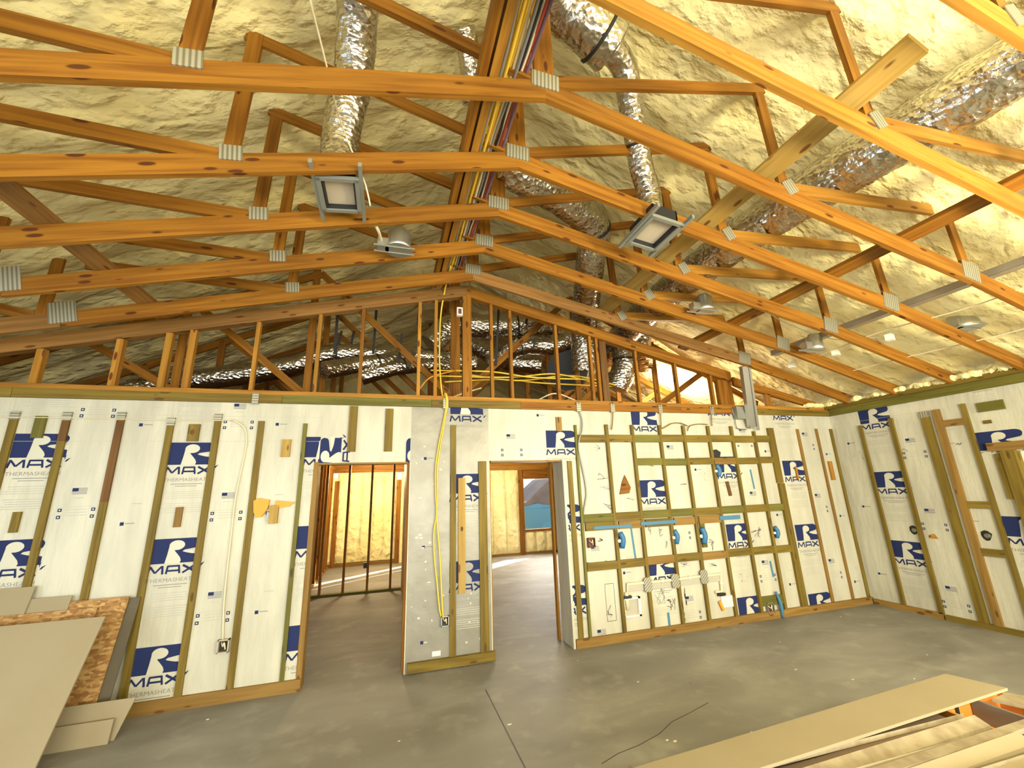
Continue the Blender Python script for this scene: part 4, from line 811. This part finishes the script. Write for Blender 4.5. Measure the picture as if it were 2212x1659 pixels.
AD = [([(-3.2, 6.3, 3.15), (-1.5, 6.3, 3.52), (-.8, 6.3, 3.78), (.6, 6.3, 3.80), (1.3, 6.35, 3.75)], .15, 'long foil duct slung level on the left behind the gable', (.3, .55, .8)),
      ([onY(930, 745, 6.3), onY(975, 705, 6.3), onY(1060, 705, 6.2), onY(1140, 700, 6.1), onY(1200, 700, 6.1)], .20, 'thick foil duct crossing behind the gable king stud', (.3, .7)),
      ([onY(700, 800, 5.7), onY(760, 790, 5.9), onY(860, 775, 6.1), onY(905, 760, 6.4)], .12, 'low foil duct bending on the left behind the gable', (.5,)),
      ([onY(780, 815, 6.0), onY(850, 795, 6.0), onY(900, 790, 6.1), onY(1000, 790, 6.3)], .12, 'lowest foil duct in front of the dark roof void', (.4, .7)),
      ([onY(1060, 790, 6.5), onY(1120, 750, 6.2), onY(1200, 745, 6.0), onY(1255, 720, 5.8)], .16, 'foil duct right of the gable king stud behind the diagonal', (.4,)),
      ([onY(1020, 745, 6.9), onY(1090, 780, 6.6), onY(1170, 790, 6.4)], .16, 'foil duct curling low right of the gable king stud', (.5,)),
      ([onY(1345, 740, 5.6), onY(1350, 790, 5.6), onY(1330, 840, 5.7)], .20, 'foil duct end bright against the lit foam right of centre', (.4,)),
      ([onY(1400, 690, 5.3), onY(1385, 740, 5.5), onY(1390, 790, 5.9)], .16, 'foil duct elbow below the right chords of the gable', (.5,))]
for pts, r, lb, st in AD: duct('flexible_duct', pts, r, lb, st, grp='foil ducts in the roof void', seg=20)
m = MB(); p = onY(1225, 800, 6.1); m.tube([onY(1225, 800, 6.0), onY(1235, 800, 6.6)], .34, 'black', 16); tag(m.build('duct_collar'), 'large dark round collar in the roof void behind the right studs', 'duct collar')
for k, (x, y0, y1, Y) in enumerate([(727, 665, 765, 5.6), (810, 670, 765, 5.9), (735, 715, 745, 6.4), (762, 715, 745, 6.4), (865, 720, 790, 5.9), (905, 665, 700, 5.6), (1075, 650, 790, 5.7), (1140, 665, 700, 5.6), (1155, 730, 755, 5.6)]):
    a, b_ = onY(x+3, y0, Y), onY(x-4, y1, Y); m = MB(); m.beam(a, b_, .035, .006, 'strap_black', side=(1, 0, 0)); tag(m.build('hanger_strap'), 'black duct hanger strap, '+['first', 'second', 'third', 'fourth', 'fifth', 'sixth', 'seventh', 'eighth', 'ninth'][k]+' from the left behind the gable studs', 'strap', 'duct hanger straps')
def register(x0, x1, y0, y1, z, tilt, label, rail):
    t = thing('ceiling_register', ((x0+x1)/2, (y0+y1)/2, z), label, 'register box', 'register boxes between the trusses'); cx, cyy = (x0+x1)/2, (y0+y1)/2; wx, wy = (x1-x0)/2, (y1-y0)/2
    R = lambda a, b_, c: Vector((cx+a, cyy+b_, z+c-tilt*a)); ux = Vector((1, 0, -tilt)).normalized()
    m = MB(); f = .03
    for s in (-1, 1):
        m.obox(R(s*(wx-f/2), 0, 0), (0, wy, 0), ux*f/2, (0, 0, .014), 'grey_metal'); m.obox(R(0, s*(wy-f/2), 0), ux*wx, (0, f/2, 0), (0, 0, .014), 'grey_metal')
    part(m, 'flange', t)
    m = MB()
    for s in (-1, 1):
        m.obox(R(s*(wx-f-.006), 0, .07), (0, wy-f, 0), ux*.006, (0, 0, .07), 'black'); m.obox(R(0, s*(wy-f-.006), .07), ux*(wx-f), (0, .006, 0), (0, 0, .07), 'black')
    part(m, 'box_side', t)
    m = MB(); m.obox(R(0, 0, .035), ux*(wx-f-.014), (0, wy-f-.014, 0), (0, 0, .003), 'gasket'); part(m, 'cover_sheet', t)
    for s in (-1, 1):
        m = MB(); m.obox(R(s*(wx+.012), 0, .012), (0, rail, 0), ux*.012, (0, 0, .016), 'grey_metal'); part(m, 'hanger_rail', t)
    return t
register(-.555, -.275, 2.62, 2.99, 3.86, -.12, 'grey square register box on rails, left of the ridge', .31)
register(1.985, 2.28, 2.44, 2.84, 3.84, .16, 'grey square register box on rails, right of the ridge', .30)
def can(px, py, z, label, r=.075):
    p = onZ(px, py, z); t = thing('light_housing', p, label, 'light housing', 'recessed light housings'); 
    m = MB(); m.tube([p+Vector((0, 0, -.03)), p+Vector((0, 0, .02)), p+Vector((0, 0, .14)), p+Vector((0, 0, .17)), p+Vector((0, 0, .18))], r, 'galv', 20, rfun=lambda s_, a: r*(1.12 if s_ < .04 else (.95 if s_ < .19 else .6))); part(m, 'can', t)
    part(MB().box(p.x-.19, p.x-.09, p.y-.04, p.y+.04, p.z-.03, p.z+.06, 'galv'), 'junction_box', t)
    m = MB(); m.box(p.x-.22, p.x+.14, p.y-.055, p.y-.045, p.z-.035, p.z-.02, 'grey_metal'); m.box(p.x-.22, p.x+.14, p.y+.045, p.y+.055, p.z-.035, p.z-.02, 'grey_metal'); part(m, 'mounting_bar', t)
can(862, 535, 3.94, 'galvanized light housing with junction box left of the ridge', .11)
can(1523, 668, 3.72, 'galvanized light housing among the right chords, centre right', .10)
can(2085, 705, 3.30, 'galvanized light housing near the right wall under the foam', .13)
can(1762, 752, 3.30, 'small light housing by the steel channel, far right chords', .09)
t = thing('duct_chase', (4.88, 4.5, 2.3), 'galvanized vertical chase coming down from the trusses in front of the plate', 'metal chase')
m = MB(); x0, x1 = 4.72, 4.93
a, b_ = onY(1603, 790, 4.42), onY(1622, 925, 4.72)
m.beam((4.79, 4.44, 3.33), (5.05, 4.73, 2.50), .10, .06, 'galv', side=(1, 0, 0)); part(m, 'channel', t)
m = MB(); m.beam((4.865, 4.42, 3.33), (5.135, 4.71, 2.46), .035, .035, 'galv', side=(1, 0, 0)); part(m, 'riser_tube', t)
m = MB(); m.box(4.80, 4.97, FY-.10, FY-.04, 2.62, 2.80, 'grey_metal'); part(m, 'bracket_box', t)
# sprayed smears of foam on plates / ragged eave foam at right wall
m = MB()
for k in range(60):
    y = random.uniform(.8, 4.75); m.tube([(WR-.10-random.random()*.05, y-.08, 2.875), (WR-.08, y, 2.87+random.random()*.05), (WR-.10, y+.08, 2.875)], .022+.018*random.random(), 'spray_foam', 7)
for k in range(8):
    x = random.uniform(6.2, 6.6); m.tube([(x-.06, 4.80, 2.86), (x, 4.79, 2.88), (x+.06, 4.80, 2.86)], .035, 'spray_foam', 7)
tag(m.build('foam_bead'), 'ragged yellow spray foam bead along the top of the right wall', 'spray foam', kind='stuff')

# ================================================================ SHEET GOODS, LEFT
def lean_sheet(name, xl, xr, yb, yt, zt_, th, mat, edge, label, cat, z0=0.0, shear=0.0, grp=None):
    """sheet standing on the floor and leaning to the back wall; yb foot, yt head"""
    m = MB(); d = Vector((0, yt-yb, zt_-z0)); n = Vector((0, -(zt_-z0), yt-yb)).normalized()*-1
    c = Vector(((xl+xr)/2, (yb+yt)/2, (zt_+z0)/2)); m.obox(c, Vector(((xr-xl)/2, 0, 0)), d/2+Vector((shear/2, 0, 0)), n*th/2, mat)
    return tag(m.build(name), label, cat, grp)
G = 'sheets leaning on the back wall'
def ly(y0, z): return y0+.285*z
lean_sheet('grey_panel', -3.7, -2.05, 4.508, ly(4.508, .925), .925, .011, 'grey_card', '', 'dark grey panel leaning behind the strand board at left', 'panel', grp=G)
lean_sheet('strand_board', -3.7, -2.125, 4.485, ly(4.485, .94), .94, .011, 'osb', '', 'rear strand board sheet, the tallest and widest one in the stack', 'strand board', grp=G)
lean_sheet('drywall_offcut', -3.9, -2.53, 4.470, ly(4.470, .985), .985, .010, 'drywall_face', '', 'small tan offcut just showing above the strand board, middle of the stack', 'drywall sheet', grp=G)
lean_sheet('drywall_offcut', -3.9, -2.80, 4.456, ly(4.456, 1.08), 1.08, .010, 'drywall_face', '', 'tallest tan offcut at the left picture edge above the stack', 'drywall sheet', grp=G)
lean_sheet('strand_board', -3.9, -2.31, 4.441, ly(4.441, .885), .885, .011, 'osb', '', 'front strand board sheet with bright flakes along its top edge', 'strand board', grp=G)
lean_sheet('drywall_sheet', -4.2, -2.15, 4.0, 4.50, .846, .014, 'drywall_face', '', 'large smooth tan sheet at the front of the leaning stack', 'drywall sheet', grp=G)
lean_sheet('drywall_offcut', -2.9, -1.865, 4.405, 4.445, .255, .012, 'drywall_face', '', 'low tan offcut at the foot of the stack, rear one', 'drywall sheet', shear=.08, grp=G)
lean_sheet('drywall_offcut', -2.9, -1.92, 4.36, 4.388, .15, .012, 'drywall_face', '', 'low tan offcut at the foot of the stack, front one', 'drywall sheet', shear=0, grp=G)

# ================================================================ SCRAP PILE, RIGHT FOREGROUND
t = thing('carton', (3.35, 1.8, 0), 'orange printed carton standing open under the tan sheet at lower right', 'carton')
m = MB(); m.box(3.08, 3.10, 1.62, 1.99, 0, .44, 'carton'); m.box(3.62, 3.64, 1.62, 1.99, 0, .44, 'carton'); m.box(3.10, 3.62, 1.97, 1.99, 0, .44, 'carton'); m.box(3.10, 3.62, 1.62, 1.97, .0, .14, 'carton'); part(m, 'carton_wall', t)
m = MB(); m.box(3.36, 3.375, 1.63, 1.965, .14, .445, 'grey_jacket'); part(m, 'divider', t)
m = MB()
for a, b_, c, d in ((3.42, .24, 3.45, .40), (3.46, .20, 3.52, .30), (3.22, .24, 3.25, .42), (3.28, .18, 3.30, .30)): m.box(a, c, 1.966, 1.9695, b_, d, 'black')
m.box(3.616, 3.6195, 1.75, 1.79, .2, .38, 'black'); m.box(3.616, 3.6195, 1.84, 1.86, .25, .41, 'black'); sub(m, 'printed_mark', t.children[0])
tag_ = lambda m, n, l, c, g=None: tag(m.build(n), l, c, g)
m = MB(); m.prism([(1.02, 2.005), (3.50, 2.14), (3.585, 1.893), (1.12, 1.80)], .478, .492, 'drywall_face', 'z'); tag_(m, 'drywall_sheet', 'long smooth tan sheet lying flat along the lower right foreground', 'drywall sheet')
m = MB(); m.prism([(3.38, 1.87), (3.56, 1.89), (3.66, 1.72), (3.50, 1.62)], .462, .474, 'drywall_edge', 'z'); tag_(m, 'drywall_offcut', 'small broken pale offcut at the right end of the flat tan sheet', 'drywall sheet')
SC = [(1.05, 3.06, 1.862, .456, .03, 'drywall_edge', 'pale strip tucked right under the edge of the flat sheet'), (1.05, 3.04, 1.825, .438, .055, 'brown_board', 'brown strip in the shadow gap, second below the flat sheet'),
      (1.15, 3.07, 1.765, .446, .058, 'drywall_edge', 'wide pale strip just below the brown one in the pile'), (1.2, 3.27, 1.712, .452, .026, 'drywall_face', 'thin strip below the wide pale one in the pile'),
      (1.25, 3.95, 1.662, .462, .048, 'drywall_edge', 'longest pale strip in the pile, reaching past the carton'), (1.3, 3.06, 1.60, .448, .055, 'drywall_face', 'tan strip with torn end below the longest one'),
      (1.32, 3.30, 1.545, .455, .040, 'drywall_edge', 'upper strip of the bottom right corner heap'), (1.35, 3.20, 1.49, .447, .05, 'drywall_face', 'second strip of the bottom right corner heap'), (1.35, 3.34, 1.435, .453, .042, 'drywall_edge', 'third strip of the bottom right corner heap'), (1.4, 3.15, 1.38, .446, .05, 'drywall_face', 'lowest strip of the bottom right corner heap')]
for k, (x0, x1, y, z, wd, mt, lb) in enumerate(SC):
    m = MB(); c = Vector(((x0+x1)/2, y, z)); dz = .01*((k*7) % 3-1); dy = .012*((k*5) % 3-1)
    m.obox(c, Vector(((x1-x0)/2, dy*.8, dz)), Vector((-.02*wd, wd/2, .012*((k % 3)-1))), (0, 0, .011), mt)
    tag(m.build('drywall_strip'), lb, 'drywall strip', 'scrap strips in the pile')
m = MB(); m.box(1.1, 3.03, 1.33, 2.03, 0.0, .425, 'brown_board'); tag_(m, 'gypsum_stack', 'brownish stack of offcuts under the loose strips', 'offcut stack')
m = MB(); p = onZ(1358, 1655, 0); m.beam(p, p+Vector((.10, -.12, .004)), .012, .006, 'drywall_edge'); tag_(m, 'wood_splinter', 'thin pale splinter on the slab left of the flat sheet', 'splinter')
bpy.context.view_layer.update()
